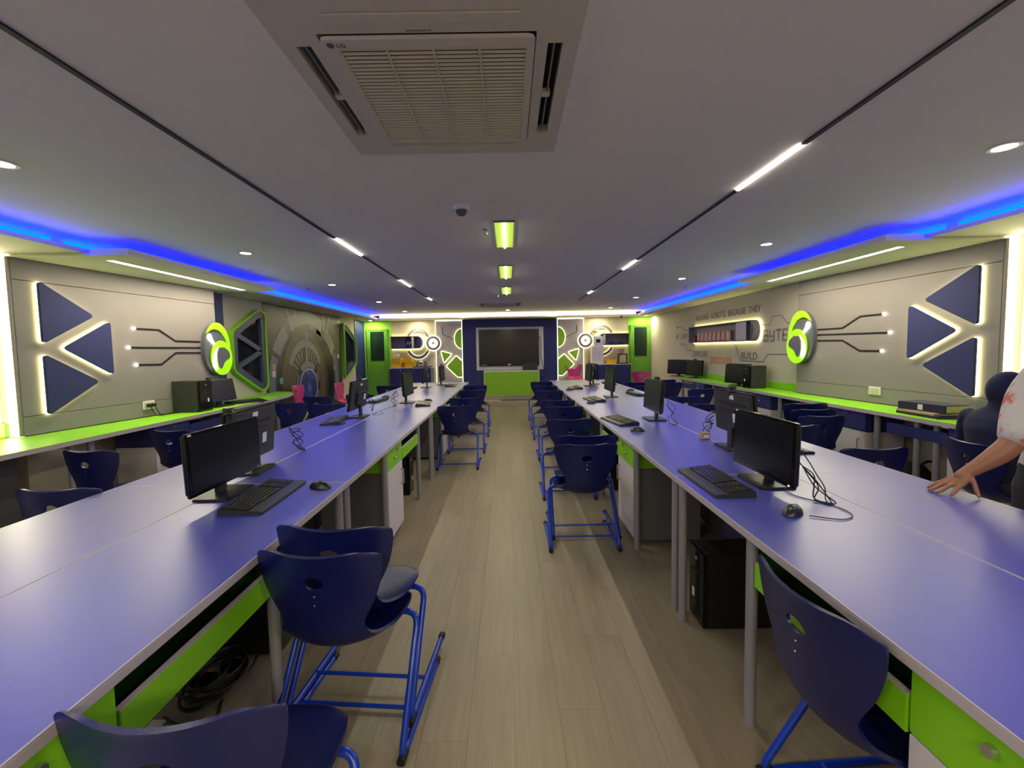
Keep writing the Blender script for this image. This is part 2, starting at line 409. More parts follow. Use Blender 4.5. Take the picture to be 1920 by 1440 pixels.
def plate(pl, poly, d0, d1, name, mt, parent, bevel=0):
    return MB().prism(poly, pl.f(d0), pl.f(d1)).build(name, mt, parent, bevel=bevel, world=True)
def text_parts(pl, s, a0, a1, z0, z1, parent, mt, d=0.003, bold=0.0, shear=0.0):
    cu = bpy.data.curves.new('t', 'FONT'); cu.body = s; cu.size = 1.0; cu.offset = bold; cu.extrude = 0.0; cu.fill_mode = 'BOTH'
    o = bpy.data.objects.new('t', cu); COL.objects.link(o)
    dg = bpy.context.evaluated_depsgraph_get(); dg.update()
    me = bpy.data.meshes.new_from_object(o.evaluated_get(dg)); bm = bmesh.new(); bm.from_mesh(me)
    bmesh.ops.remove_doubles(bm, verts=bm.verts, dist=1e-5)
    xs = [v.co.x for v in bm.verts]; ys = [v.co.y for v in bm.verts if True]
    x0, x1 = min(xs), max(xs); y0 = 0.0; y1 = 0.69
    # islands -> letters (joined when they overlap in x)
    seen = set(); isl = []
    for v in bm.verts:
        if v in seen: continue
        st = [v]; g = []; seen.add(v)
        while st:
            q = st.pop(); g.append(q)
            for e in q.link_edges:
                t = e.other_vert(q)
                if t not in seen: seen.add(t); st.append(t)
        isl.append(g)
    for g in isl:
        idx = {v: i for i, v in enumerate(g)}; fs = [tuple(idx[v] for v in f.verts) for f in bm.faces if f.verts[0] in idx]
        P2 = [(a0 + (a1 - a0) * (v.co.x - x0) / (x1 - x0), z0 + (z1 - z0) * (v.co.y - y0) / (y1 - y0)) for v in g]
        mb = MB(); n = len(g)
        bd = []
        cnt = {}
        for f in fs:
            for i in range(len(f)):
                k = (f[i], f[(i + 1) % len(f)]); cnt[k] = 1
        for (i, j) in list(cnt):
            if (j, i) not in cnt: bd.append((i, j))
        mb.add([pl.at(a, z, 0.0005) for a, z in P2] + [pl.at(a, z, d) for a, z in P2],
               fs + [tuple(i + n for i in f[::-1]) for f in fs] + [(i, i + n, j + n, j) for i, j in bd])
        mb.build('letter', mt, parent, world=True, smooth=False)
    bm.free(); bpy.data.objects.remove(o); bpy.data.curves.remove(cu); bpy.data.meshes.remove(me)
def skin_body(name, joints, edges, radii, mt, parent=None, levels=2, root=0):
    me = bpy.data.meshes.new(name); me.from_pydata([tuple(j) for j in joints], edges, [])
    o = bpy.data.objects.new(name, me); COL.objects.link(o)
    sk = o.modifiers.new('s', 'SKIN'); sk.use_smooth_shade = True
    for i, r in enumerate(radii):
        d = me.skin_vertices[0].data[i]; d.radius = (r, r) if not isinstance(r, tuple) else r; d.use_root = (i == root)
    sb = o.modifiers.new('b', 'SUBSURF'); sb.levels = levels; sb.render_levels = levels
    dg = bpy.context.evaluated_depsgraph_get(); dg.update()
    m2 = bpy.data.meshes.new_from_object(o.evaluated_get(dg)); m2.name = name
    o.modifiers.clear(); o.data = m2; bpy.data.meshes.remove(me)
    m2.materials.clear(); m2.materials.append(M[mt]); m2.polygons.foreach_set('use_smooth', [True] * len(m2.polygons))
    if parent is not None:
        o.parent = parent; L = parent.location
        for v in m2.vertices: v.co -= L
    return o
# ------------------------------------------------------------------ the room
YB = 11.7; YF = -3.0
PLAT = 0.125
# floor: base slab, single planks in the aisle and along it, the rest of the boards joined
fl = struct(MB().box(-4.1, YF, -0.08, 4.1, YB + 0.1, -0.006).build('floor', 'greypanel'))
pm = {}
rest = MB()
for cx in range(-23, 23):
    x0 = cx * 0.18; off = ((cx * 0.37) % 1.0) * 1.22
    cy = math.floor((YF - off) / 1.22)
    while off + cy * 1.22 < YB:
        y0 = off + cy * 1.22; cy += 1
        a, b = max(y0, YF), min(y0 + 1.22, YB)
        if b - a < 0.02: continue
        if -9 <= cx <= 8 and b > 0.6:
            k = round(b - a, 3)
            if k not in pm: pm[k] = MB().box(0.0004, 0.0004, -0.006, 0.1796, k - 0.0004, 0.0).mesh('plank', 'plank', smooth=False)
            o = bpy.data.objects.new('plank', pm[k]); COL.objects.link(o); o.location = (x0, a, 0); o.parent = fl
        else: rest.box(x0 + 0.0004, a + 0.0004, -0.006, x0 + 0.1796, b - 0.0004, 0.0)
o = rest.build('floor_planks', 'plank', fl, smooth=False); o['kind'] = 'stuff'
struct(MB().box(-4.0, 11.17, 0, 4.0, YB, PLAT).build('trim_1', 'walllight', bevel=0.004))
ceil = struct(MB().box(-4.1, YF, CEIL, 4.1, YB + 0.1, CEIL + 0.1).build('ceiling', 'ceiling'))
# side walls as stepped plans
def wallprism(name, plan, mt):
    return struct(MB().prism(plan, lambda x, y: (x, y, 0.0), lambda x, y: (x, y, CEIL)).build(name, mt))
LP0, LP1 = (-3.89, 3.45), (-3.62, 5.4)
RP0, RP1 = (3.89, 3.42), (3.74, 5.6)
wallprism('wall_left', [(-4.1, YF), (-4.0, YF), (-4.0, 3.47), (-3.91, 3.47), (-3.91, 5.42), (-3.88, 5.42), (-3.88, YB), (-4.1, YB)], 'wall')
wallprism('wall_right', [(4.1, YF), (4.0, YF), (4.0, 3.44), (3.91, 3.44), (3.91, 5.58), (3.83, 5.58), (3.83, YB), (4.1, YB)], 'wall')
struct(MB().box(-4.1, YB, 0, 4.1, YB + 0.1, CEIL).build('wall_back', 'walllight'))
struct(MB().box(-4.1, YF - 0.1, 0, 4.1, YF, CEIL).build('wall_front', 'wall'))
PL_L = Plane(LP0, LP1, (1, 0)); PL_R = Plane(RP0, RP1, (-1, 0))
MWP = Plane((-3.88, 0), (-3.88, 1), (1, 0)); TWP = Plane((3.83, 0), (3.83, 1), (-1, 0)); BWP = Plane((0, YB), (1, YB), (0, -1))
NLP = Plane((-4.0, 0), (-4.0, 1), (1, 0)); NRP = Plane((4.0, 0), (4.0, 1), (-1, 0))
# soffits around the room with an open cove above them
n = 2
for s in (-1, 1):
    mb = MB().box(s * 3.32, YF, SOF, s * 4.0, YB, SOF + 0.015); mb.box(s * 3.32, YF, SOF + 0.015, s * 3.335, YB, SOF + 0.035)
    mb.box(s * 3.47, YF, SOF + 0.015, s * 3.49, YB, CEIL)
    struct(mb.build('trim_%d' % n, 'soffit', smooth=False)); n += 1
mb = MB().box(-3.32, 11.1, SOF, 3.32, YB, SOF + 0.015); mb.box(-3.32, 11.1, SOF + 0.015, 3.32, 11.115, SOF + 0.035); mb.box(-3.32, 11.27, SOF + 0.015, 3.32, 11.29, CEIL)
struct(mb.build('trim_%d' % n, 'soffit', smooth=False)); n += 1
# lower boxes over the side panels, with a slot for the warm strip
for s, y0, y1 in ((-1, 3.46, 5.6), (1, 3.43, 5.62)):
    za, zb = 2.262, 2.31
    mb = MB().box(s * 2.97, y0, za, s * 3.27, y1, zb).box(s * 3.33, y0, za, s * 3.9, y1, zb - 0.03).box(s * 3.27, y0, za, s * 3.33, 3.66, zb - 0.03).box(s * 3.27, y1 - 0.12, za, s * 3.33, y1, zb - 0.03)
    struct(mb.build('trim_%d' % n, 'soffit', smooth=False)); n += 1
    t = thing('strip_light', 'long warm strip light recessed in the soffit above the %s navy triangles' % ('left' if s < 0 else 'right'), 'light', (s * 3.3, 4.6, za + 0.012))
    MB().box(s * 3.272, 3.662, za + 0.006, s * 3.328, y1 - 0.122, za + 0.010).build('diffuser', 'ledtrack', t, world=True)
    MB().box(s * 3.272, 3.662, za + 0.010, s * 3.328, y1 - 0.122, za + 0.014).build('housing', 'white', t, world=True)
# blue cove strips
for s in (-1, 1):
    sd = 'left' if s < 0 else 'right'
    for a, b, lab in ((-2.5, 3.34, 'blue glowing strip in the %s cove, the stretch nearest the camera'), (3.46, 5.62, 'blue strip in the %s cove, hidden behind the lowered box over the panels'), (5.72, 10.95, 'long blue glowing strip in the %s cove running to the back wall')):
        o = MB().box(s * 3.44, a, SOF + 0.05, s * 3.468, b, CEIL - 0.022).build('cove_strip', 'ledblue'); tag(o, lab % sd, 'light', 'blue cove lights')
o = MB().box(-3.3, 11.24, SOF + 0.045, 3.3, 11.268, CEIL - 0.012).build('cove_strip', 'ledback'); tag(o, 'bright warm white cove strip along the top of the back wall', 'light')
# ---- wall panels with the navy triangles
def side_panel(pl, L, sd, endback):
    t = thing('cladding', 'large grey laminate wall panel on the %s carrying three navy triangles' % sd, 'panel', pl.at(L / 2, 0.84, 0))
    for k, (z0, z1) in enumerate(((0.84, 0.992), (0.996, 2.086), (2.09, 2.262))):
        e = [(0, z0), (L, z0), (L, z1), (0, z1)]
        back = -1.0
        mb = MB()
        xw = -3.91 if sd == 'left' else 3.91
        a0, a1 = pl.at(0, z0, 0), pl.at(L, z0, 0)
        vs = [(a0[0], a0[1], z0), (a1[0], a1[1], z0), (xw, a1[1], z0), (xw, a0[1], z0)]
        mb.add(vs + [(v[0], v[1], z1) for v in vs], [(0, 1, 2, 3), (7, 6, 5, 4), (0, 4, 5, 1), (1, 5, 6, 2), (2, 6, 7, 3), (3, 7, 4, 0)])
        mb.build('panel', 'panel', t, world=True, bevel=0.0015, seg=1)
    return t
LL = (Vector(LP1) - Vector(LP0)).length; LR = (Vector(RP1) - Vector(RP0)).length
side_panel(PL_L, LL, 'left', 0); side_panel(PL_R, LR, 'right', 0)
for pl, sd, tris in ((PL_L, 'left', ([(0.142, 2.10), (0.142, 1.575), (0.555, 1.835)], [(0.69, 1.80), (0.69, 1.29), (0.285, 1.546)], [(0.142, 1.50), (0.142, 0.98), (0.56, 1.24)])),
                     (PL_R, 'right', ([(0.122, 2.10), (0.122, 1.59), (0.565, 1.85)], [(0.702, 1.82), (0.702, 1.30), (0.275, 1.56)], [(0.128, 1.51), (0.128, 0.99), (0.565, 1.255)]))):
    for tri, nm in zip(tris, ('upper navy triangle with lit edge, pointing away, on the %s panel', 'middle navy triangle with lit edge, pointing toward the camera, on the %s panel', 'lower navy triangle with lit edge, pointing away, on the %s panel')):
        p = round_poly(tri, 0.045)
        c = (sum(a for a, b in p) / len(p), sum(b for a, b in p) / len(p))
        t = thing('backlit_triangle', nm % sd, 'wall decor', pl.at(c[0], c[1], 0), group='navy triangles on the %s panel' % sd)
        plate(pl, p, 0.022, 0.045, 'felt_face', 'navytri', t, bevel=0.003)
        plate(pl, inset(p, -0.004), 0.006, 0.02, 'backlight', 'ledhalo', t)
# near vertical light strips at the panel ends
for s, y, sd in ((-1, 3.455, 'left'), (1, 3.425, 'right')):
    t = thing('strip_light', 'tall glowing vertical light strip at the near edge of the %s grey panel' % sd, 'light', (s * 3.95, y, 0.84))
    MB().box(s * 3.915, y - 0.012, 0.842, s * 3.996, y + 0.004, 2.28).build('diffuser', 'ledstrip', t, world=True)
    MB().box(s * 3.893, y - 0.02, 0.842, s * 3.913, y + 0.004, 2.262).build('edge_trim', 'panel', t, world=True)
area('vertical_strip_lamp', (-3.94, 3.40, 1.55), (0.08, 1.4), 2.2, WARM, (PI / 2, 0, PI)); area('vertical_strip_lamp', (3.94, 3.37, 1.55), (0.08, 1.4), 2.2, WARM, (PI / 2, 0, PI))
# circuit lines with small lamps
def circuit(pl, pts, wd, label, lamp=None, dot=None, d=0.006, mt='line', lampmat='ledhot', thick=True):
    c = pts[len(pts) // 2]
    t = thing('circuit_line', label, 'wall decor', pl.at(c[0], c[1], 0))
    plate(pl, ribbon(pts, wd), 0.0005, d, 'line', mt, t)
    if lamp:
        MB().lathe([(0.014, 0.0), (0.014, 0.008), (0.009, 0.016), (0.002, 0.02)], 10).build('lamp', lampmat, t).matrix_local = Matrix.Translation(Vector(pl.at(lamp[0], lamp[1], 0.0005)) - t.location) @ pl.n.to_track_quat('Z', 'Y').to_matrix().to_4x4()
    if dot: plate(pl, ell(dot[0], dot[1], dot[2], dot[2], n=16), 0.0005, d, 'dot', mt, t)
    return t
for pl, sd, g in ((PL_L, 'left', [[(1.72, 1.622), (1.396, 1.626), (1.21, 1.74), (0.955, 1.743)], [(1.72, 1.551), (0.89, 1.552)], [(1.72, 1.492), (1.396, 1.495), (1.215, 1.373), (0.955, 1.377)]]),
                  (PL_R, 'right', [[(1.845, 1.639), (1.487, 1.639), (1.262, 1.754), (1.0, 1.757)], [(1.843, 1.575), (0.93, 1.567)], [(1.841, 1.505), (1.482, 1.50), (1.258, 1.384), (1.01, 1.381)]])):
    for pts, nm in zip(g, ('top dark metal line with a lit star lamp at its end, %s panel', 'straight middle dark line with a lit star lamp, %s panel', 'bottom dark metal line with a lit star lamp at its end, %s panel')):
        circuit(pl, pts, 0.016, nm % sd, lamp=(pts[-1][0] - 0.012, pts[-1][1]))
# oval robot-eye signs at the far ends of the panels
def oval_sign(pl, c, rx, rz, mir, sd):
    t = thing('oval_sign', 'lime and grey oval sign with lit swirls, end of the %s panel' % sd, 'sign', pl.at(c[0], c[1], 0.0))
    E_ = lambda u, v: (c[0] + mir * u * rx, c[1] + v * rz)
    plate(pl, [E_(math.cos(a * PI / 20), math.sin(a * PI / 20)) for a in range(40)], 0.004, 0.05, 'body', 'ovaldark', t, bevel=0.006)
    out = [(-0.87, 0.58)] + [(math.cos(math.radians(a)) * 1.02, math.sin(math.radians(a)) * 1.02) for a in range(136, -4, -7)]
    inn = [(0.86, -0.02), (0.82, 0.18), (0.67, 0.40), (0.36, 0.64), (0.10, 0.73), (-0.18, 0.76), (-0.42, 0.74), (-0.66, 0.66)]
    plate(pl, [E_(*p) for p in out + inn], 0.051, 0.070, 'crescent', 'limelit', t, bevel=0.004)
    o2 = [(0.17 + 0.85 * math.cos(math.radians(a)), -0.35 + 0.67 * math.sin(math.radians(a))) for a in range(0, 360, 10)]
    bean = [(-0.08, 0.05), (0.34, 0.06), (0.70, -0.10), (0.80, -0.26), (0.72, -0.38), (0.48, -0.44), (0.28, -0.53), (0.15, -0.68), (0.02, -0.78), (-0.18, -0.70), (-0.27, -0.42), (-0.26, -0.14)]
    plate(pl, [E_(*p) for p in o2], 0.071, 0.090, 'swirl', 'limelit', t, bevel=0.004)
    plate(pl, [E_(*p) for p in round_poly(bean, 0.05, 3)], 0.0905, 0.096, 'bean', 'ovaldark', t)
    glow = [(-0.18, 0.04), (-0.50, -0.14), (-0.64, -0.45), (-0.62, -0.66), (-0.40, -0.84), (-0.26, -0.76), (-0.36, -0.48), (-0.34, -0.16), (-0.16, 0.10)]
    plate(pl, [E_(*p) for p in round_poly(glow, 0.05, 3)], 0.0905, 0.094, 'glow_band', 'ledhot', t)
    plate(pl, [E_(*p) for p in [(-0.72, 0.46), (-0.66, 0.56), (-0.52, 0.58), (-0.42, 0.50), (-0.36, 0.36), (-0.20, 0.22), (-0.28, 0.16), (-0.46, 0.28), (-0.64, 0.34)]], 0.051, 0.058, 'eye_light', 'ledhot', t)
    return t
oval_sign(PL_L, (1.915, 1.535), 0.19, 0.315, 1, 'left')
oval_sign(PL_R, (2.055, 1.553), 0.205, 0.325, 1, 'right')
# socket plates
def socket(pl, a0, a1, z0, z1, label, plugs):
    t = thing('socket_outlet', label, 'socket', pl.at((a0 + a1) / 2, z0, 0))
    plate(pl, [(a0, z0), (a1, z0), (a1, z1), (a0, z1)], 0.001, 0.012, 'plate', 'white', t, bevel=0.002)
    plate(pl, [(a0 + 0.012, z0 + 0.012), (a1 - 0.012, z0 + 0.012), (a1 - 0.012, z1 - 0.012), (a0 + 0.012, z1 - 0.012)], 0.0125, 0.015, 'rocker', 'walllight', t)
    return t
socket(PL_L, 0.975, 1.10, 0.915, 1.0, 'white double socket with two black plugs on the left panel above the counter', 1)
for k, a in enumerate((1.02, 1.07)):
    t = thing('power_plug', ('left one' if k == 0 else 'right one') + ' of the two black plugs in the white socket on the left panel', 'plug', PL_L.at(a, 0.95, 0.015))
    plate(PL_L, ell(a, 0.955, 0.02, 0.018, n=12), 0.0155, 0.05, 'plug_body', 'rubber', t, bevel=0.003)
    pts = [PL_L.at(a, 0.945, 0.045), PL_L.at(a + 0.01, 0.90, 0.06), PL_L.at(a + 0.05, 0.845, 0.07), PL_L.at(a + 0.2, 0.842, 0.09), PL_L.at(a + 0.36 + 0.05 * k, 0.843, 0.10), PL_L.at(a + 0.46, 0.845, 0.05)]
    MB().tube(smooth_path(pts, 6), 0.004, 6).build('cord', 'cable', t, world=True)
socket(PL_R, 0.99, 1.125, 0.925, 1.008, 'white blank double socket on the right panel above the green counter', 0)
# left wall: navy strip, cream wall, windows, mural
def wall_sheet(name, pl, a0, a1, z0, z1, d, mt): return struct(plate(pl, [(a0, z0), (a1, z0), (a1, z1), (a0, z1)], 0.0, d, name, mt, None)) if False else struct(MB().prism([(a0, z0), (a1, z0), (a1, z1), (a0, z1)], pl.f(0.0), pl.f(d)).build(name, mt))
wall_sheet('trim_7', MWP, 5.43, 5.94, 0.0, SOF, 0.012, 'navy')
wall_sheet('trim_8', MWP, 10.98, YB, 0.0, SOF, 0.014, 'navy')
struct(MB().box(-3.998, YF, 0.84, -3.985, 3.43, 0.95).build('trim_9', 'lime'))
struct(MB().box(3.817, 5.62, 0.84, 3.829, 9.5, 0.93).build('trim_10', 'lime'))
# trapezoid windows
def trap_window(name, poly, bars, label, hub):
    rad = [0.05] * len(poly)
    p = round_poly(poly, 0.08, 4)
    w0 = MB().ring(p, inset(p, 0.03), MWP.f(0.001), MWP.f(0.07)).build(name, 'lime', bevel=0.003); struct(w0); w0['label'] = label
    q = inset(p, 0.03); MB().ring(q, inset(p, 0.13), MWP.f(0.002), MWP.f(0.055)).build('window_frame', 'winframe', w0, bevel=0.003)
    MB().prism(inset(p, 0.12), MWP.f(0.006), MWP.f(0.012)).build('pane', 'glassdark', w0)
    for b in bars: MB().prism(ribbon(b, 0.075), MWP.f(0.0125), MWP.f(0.05)).build('glazing_bar', 'winframe', w0, bevel=0.003)
trap_window('window_1', [(6.02, 1.80), (6.70, 2.16), (6.88, 2.10), (6.88, 0.93), (6.70, 0.87), (6.02, 1.22)], [[(6.09, 1.77), (6.74, 1.52)], [(6.09, 1.26), (6.74, 1.50)]], 'near trapezoid window with lime rim and grey crossing bars left of the mural', None)
trap_window('window_2', [(10.09, 2.12), (10.22, 2.16), (10.92, 1.80), (10.92, 1.17), (10.22, 0.86), (10.09, 0.92)], [], 'far trapezoid window with lime rim on the left wall beyond the mural', None)
# mural of a round metal hatch
mur = thing('mural', 'wall mural print of a round armoured hatch with a blue glowing core', 'mural', MWP.at(8.45, 0.02, 0))
plate(MWP, [(6.90, 0.02), (10.07, 0.02), (10.07, SOF - 0.002), (6.90, SOF - 0.002)], 0.0, 0.004, 'print_sheet', 'mural', mur)
CM = (8.42, 0.92)
def arc_band(a0, a1, r0, r1, d0, d1, mt, name, k=1.0, c=CM, n=18):
    o_ = [(c[0] + r1 * k * math.cos(math.radians(a0 + (a1 - a0) * i / n)), c[1] + r1 * math.sin(math.radians(a0 + (a1 - a0) * i / n))) for i in range(n + 1)]
    i_ = [(c[0] + r0 * k * math.cos(math.radians(a0 + (a1 - a0) * i / n)), c[1] + r0 * math.sin(math.radians(a0 + (a1 - a0) * i / n))) for i in range(n + 1)]
    plate(MWP, o_ + i_[::-1], d0, d1, name, mt, mur)
K = 1.12
arc_band(-30, 210, 0.0, 1.34, 0.0042, 0.005, 'mur_mid', 'ring_shade', K)
arc_band(62, 122, 1.10, 1.34, 0.0052, 0.006, 'mur_light', 'crown_segment', K)
arc_band(128, 152, 1.06, 1.30, 0.0052, 0.006, 'mur_light', 'armour_segment', K); arc_band(30, 54, 1.06, 1.30, 0.0052, 0.006, 'mur_light', 'armour_segment', K)
arc_band(156, 205, 1.10, 1.28, 0.0052, 0.006, 'mur_silver', 'armour_segment', K); arc_band(-25, 26, 1.10, 1.28, 0.0052, 0.006, 'mur_silver', 'armour_segment', K)
arc_band(60, 88, 1.0, 1.10, 0.0062, 0.007, 'mur_dark', 'gap_shadow', K); arc_band(-50, 70, 0.86, 1.10, 0.0062, 0.007, 'mur_dark', 'gap_shadow', K * 0.93)
arc_band(-40, 220, 0.0, 1.0, 0.0074, 0.0078, 'mur_tan', 'disc', K * 0.80, (8.26, 0.90))
arc_band(28, 152, 0.66, 0.80, 0.008, 0.0084, 'mur_light', 'grille_plate', K * 0.82, (8.30, 0.92))
arc_band(28, 152, 0.42, 0.66, 0.008, 0.0084, 'mur_mid', 'grille_plate', K * 0.82, (8.30, 0.92))
for a in range(36, 150, 12):
    if 80 < a < 100: continue
    arc_band(a, a + 5, 0.44, 0.64, 0.0085, 0.0088, 'mur_light', 'grille_slot', K * 0.82, (8.30, 0.92), 2)
plate(MWP, [(8.285, 1.30), (8.375, 1.30), (8.365, 1.86), (8.295, 1.86)], 0.009, 0.0096, 'spine', 'mur_light', mur)
arc_band(-60, 240, 0.0, 0.50, 0.0089, 0.0093, 'mur_char', 'core_housing', 1.0, (8.36, 0.83))
arc_band(50, 130, 0.36, 0.48, 0.0094, 0.010, 'mur_light', 'core_collar', 1.0, (8.36, 0.83))
for a in (8, 148, 190, -40): arc_band(a, a + 26, 0.40, 0.48, 0.0094, 0.010, 'mur_silver', 'core_segment', 1.0, (8.36, 0.83), 5)
plate(MWP, ell(8.37, 0.83, 0.37, 0.34, n=36), 0.0102, 0.0108, 'core_rim', 'mur_white', mur)
plate(MWP, ell(8.37, 0.83, 0.345, 0.315, n=36), 0.011, 0.0116, 'core', 'portal', mur)
for pts in ([(7.62, 2.26), (7.84, 1.86)], [(7.92, 2.24), (8.0, 1.92)], [(9.42, 2.24), (9.28, 1.86)], [(9.16, 2.24), (9.12, 1.92)]):
    plate(MWP, ribbon(pts, 0.035), 0.0076, 0.0084, 'light_streak', 'mur_white', mur)
for c, z, mt_ in ((7.36, 1.0, 'mur_cyan'), (9.62, 1.13, 'mur_cyan'), (7.15, 1.24, 'mur_amber'), (7.14, 1.13, 'mur_white'), (9.52, 1.47, 'mur_amber'), (9.86, 1.38, 'mur_white')):
    plate(MWP, [(c - 0.05, z - 0.05), (c + 0.05, z - 0.05), (c + 0.05, z + 0.05), (c - 0.05, z + 0.05)], 0.0076, 0.0084, 'indicator', mt_, mur)
# ---- text wall on the right
def words_on(pl, s, a0, a1, z0, z1, label, mt, bold=0.0):
    t = thing('lettering', label, 'lettering', pl.at((a0 + a1) / 2, z0, 0)); text_parts(pl, s, a0, a1, z0, z1, t, mt, bold=bold); return t
words_on(TWP, 'AROUND  ROBOTS,  BECAUSE  THEY', 8.86, 6.58, 1.97, 2.073, 'dark lettering AROUND ROBOTS, BECAUSE THEY above the lit wall shelf', 'letter')
words_on(TWP, 'BE  CARE', 9.86, 9.25, 1.63, 1.735, 'dark lettering BE CARE at the left end of the lit wall shelf', 'letter')
words_on(TWP, 'EXPLORE', 8.96, 8.30, 1.25, 1.366, 'dark lettering EXPLORE under the lit wall shelf', 'letter')
words_on(TWP, 'DISCOVER', 8.20, 7.39, 1.138, 1.258, 'orange lettering DISCOVER under the lit wall shelf', 'orange', 0.02)
words_on(TWP, 'BUILD', 7.10, 6.655, 1.236, 1.35, 'dark lettering BUILD under the lit wall shelf', 'letter')
t = thing('lettering', 'heavy block lettering BYTE beside the right oval sign', 'lettering', TWP.at(6.2, 1.51, 0))
BL = {'B': [[(0, 0), (0, 1), (0.85, 1), (0.85, 0.56), (0.7, 0.5), (0.95, 0.44), (0.95, 0), (0, 0)], [(0, 0.5), (0.75, 0.5)]], 'Y': [[(0, 1), (0, 0.42), (0.9, 0.42)], [(0.9, 1), (0.9, 0), (0.1, 0)]], 'T': [[(0, 1), (1, 1)], [(0.5, 1), (0.5, 0)]], 'E': [[(0.9, 1), (0, 1), (0, 0), (0.9, 0)], [(0, 0.5), (0.8, 0.5)]]}
for k, ch in enumerate('BYTE'):
    mb = MB()
    for st in BL[ch]:
        pts = [(6.49 - 0.152 * k - 0.112 * u, 1.525 + 0.15 * v) for u, v in st]
        mb.prism(ribbon(pts, 0.031), TWP.f(0.0005), TWP.f(0.003))
    mb.build('letter', 'letterb', t, world=True, smooth=False)
circuit(TWP, [(9.81, 1.89), (9.55, 1.875), (9.46, 1.812), (9.22, 1.80)], 0.012, 'short printed circuit line ending in a dot above BE CARE', dot=(9.83, 1.89, 0.03), d=0.002, mt='letter')
circuit(TWP, [(9.55, 1.513), (9.37, 1.505), (9.27, 1.38), (8.99, 1.37)], 0.012, 'printed circuit line with a dot leading to EXPLORE', dot=(9.58, 1.513, 0.028), d=0.002, mt='letter')
circuit(TWP, [(7.29, 1.473), (7.12, 1.21), (6.487, 1.211), (6.385, 1.323), (5.93, 1.326)], 0.014, 'printed circuit line running under BUILD to a dot by the oval sign', dot=(5.89, 1.326, 0.032), d=0.002, mt='letter')
circuit(TWP, [(6.51, 1.762), (6.346, 1.756), (6.279, 1.873), (6.069, 1.872), (5.943, 1.755), (5.70, 1.751)], 0.014, 'printed circuit line stepping above BYTE', dot=(6.53, 1.762, 0.026), d=0.002, mt='letterb')
# near right wall glyphs at the picture's edge
t = thing('lettering', 'purple round printed letter with a dot on the near right wall', 'lettering', NRP.at(3.22, 1.62, 0))
MB().ring(round_poly([(3.26, 1.52), (3.26, 1.72), (3.08, 1.72), (3.08, 1.52)], 0.07), inset(round_poly([(3.26, 1.52), (3.26, 1.72), (3.08, 1.72), (3.08, 1.52)], 0.07), 0.025), NRP.f(0.0), NRP.f(0.003)).build('letter', 'purple', t, world=True)
plate(NRP, ell(3.22, 1.83, 0.045, 0.045, n=16), 0.0, 0.003, 'dot', 'purple', t)
circuit(NLP, [(3.35, 1.565), (2.9, 1.565)], 0.02, 'short purple printed line on the near left wall', d=0.003, mt='purple')
# lit display shelf on the text wall
def capsule(a_flat, a_round, z0, z1, n=12):
    r = (z1 - z0) / 2; s = 1 if a_round > a_flat else -1
    pts = [(a_flat, z0)]
    for k in range(n + 1):
        a = -PI / 2 + PI * k / n; pts.append((a_round - s * r * 0.72 + s * r * 0.72 * math.cos(a), (z0 + z1) / 2 + r * math.sin(a)))
    return pts + [(a_flat, z1)]
def display_shelf(pl, a_flat, a_round, z0, z1, depth, label, panels, open0, open1, haloflat=True):
    t = thing('display_shelf', label, 'shelf', pl.at((a_flat + a_round) / 2, z0, 0))
    o_ = capsule(a_flat, a_round, z0, z1)
    i_ = inset(o_, 0.02)
    MB().ring(o_, i_, pl.f(0.03), pl.f(depth)).build('casing', 'panel', t, world=True, bevel=0.003)
    plate(pl, i_, 0.032, 0.04, 'back_board', 'panel', t)
    plate(pl, inset(o_, -0.005), 0.008, 0.028, 'backlight', 'ledhalo', t)
    s = 1 if a_round > a_flat else -1
    r = (z1 - z0) / 2
    e0 = a_round - s * r * 0.72
    # closed navy round end
    q = [(e0, z0 + 0.022)] + [(e0 + s * (r * 0.72 - 0.022) * math.cos(-PI / 2 + PI * k / 12), (z0 + z1) / 2 + (r - 0.022) * math.sin(-PI / 2 + PI * k / 12)) for k in range(13)] + [(e0, z1 - 0.022)]
    plate(pl, q, depth - 0.03, depth - 0.01, 'end_panel', 'navy', t)
    for (b0, b1, mt_) in panels:
        plate(pl, [(b0, z0 + 0.022), (b1, z0 + 0.022), (b1, z1 - 0.022), (b0, z1 - 0.022)], depth - 0.02, depth - 0.004, 'sliding_panel', mt_, t, bevel=0.002)
    return t
display_shelf(TWP, 8.88, 6.52, 1.525, 1.85, 0.135, 'long backlit wall shelf with rounded end and row of copper jars on the right wall', [(7.05, 6.76, 'panel_glowlit')], 0, 0)
names = ('first', 'second', 'third', 'fourth', 'fifth', 'sixth', 'seventh', 'eighth')
jar0 = None
for k in range(8):
    a = 8.47 - 0.16 * k
    p = TWP.at(a, 1.5465, 0.085)
    if jar0 is None:
        jar0 = thing('storage_jar', '', 'jar', p, group='copper jars on the lit shelf')
        MB().lathe([(0.032, 0.0), (0.040, 0.006), (0.043, 0.09), (0.043, 0.125), (0.036, 0.15)], 16).build('jar_body', 'copper', jar0)
        MB().lathe([(0.034, 0.1505), (0.040, 0.153), (0.040, 0.168), (0.02, 0.175)], 16).build('lid', 'copper', jar0)
        MB().box(-0.0455, -0.014, 0.035, -0.0435, 0.014, 0.070).build('sticker', 'label', jar0)
        remember(jar0); j = jar0
    else: j = dup(jar0, p)
    j['label'] = 'copper coloured jar, %s from the left in the row on the lit wall shelf' % names[k]
tag(MB().lathe([(0.03, 0.0), (0.042, 0.01), (0.042, 0.09), (0.026, 0.12), (0.012, 0.13)], 14).build('red_pot', mat('red_glaze', (120, 30, 34), 0.35), loc=TWP.at(8.66, 1.5465, 0.085)), 'dark red pot at the left end of the lit wall shelf', 'pot')
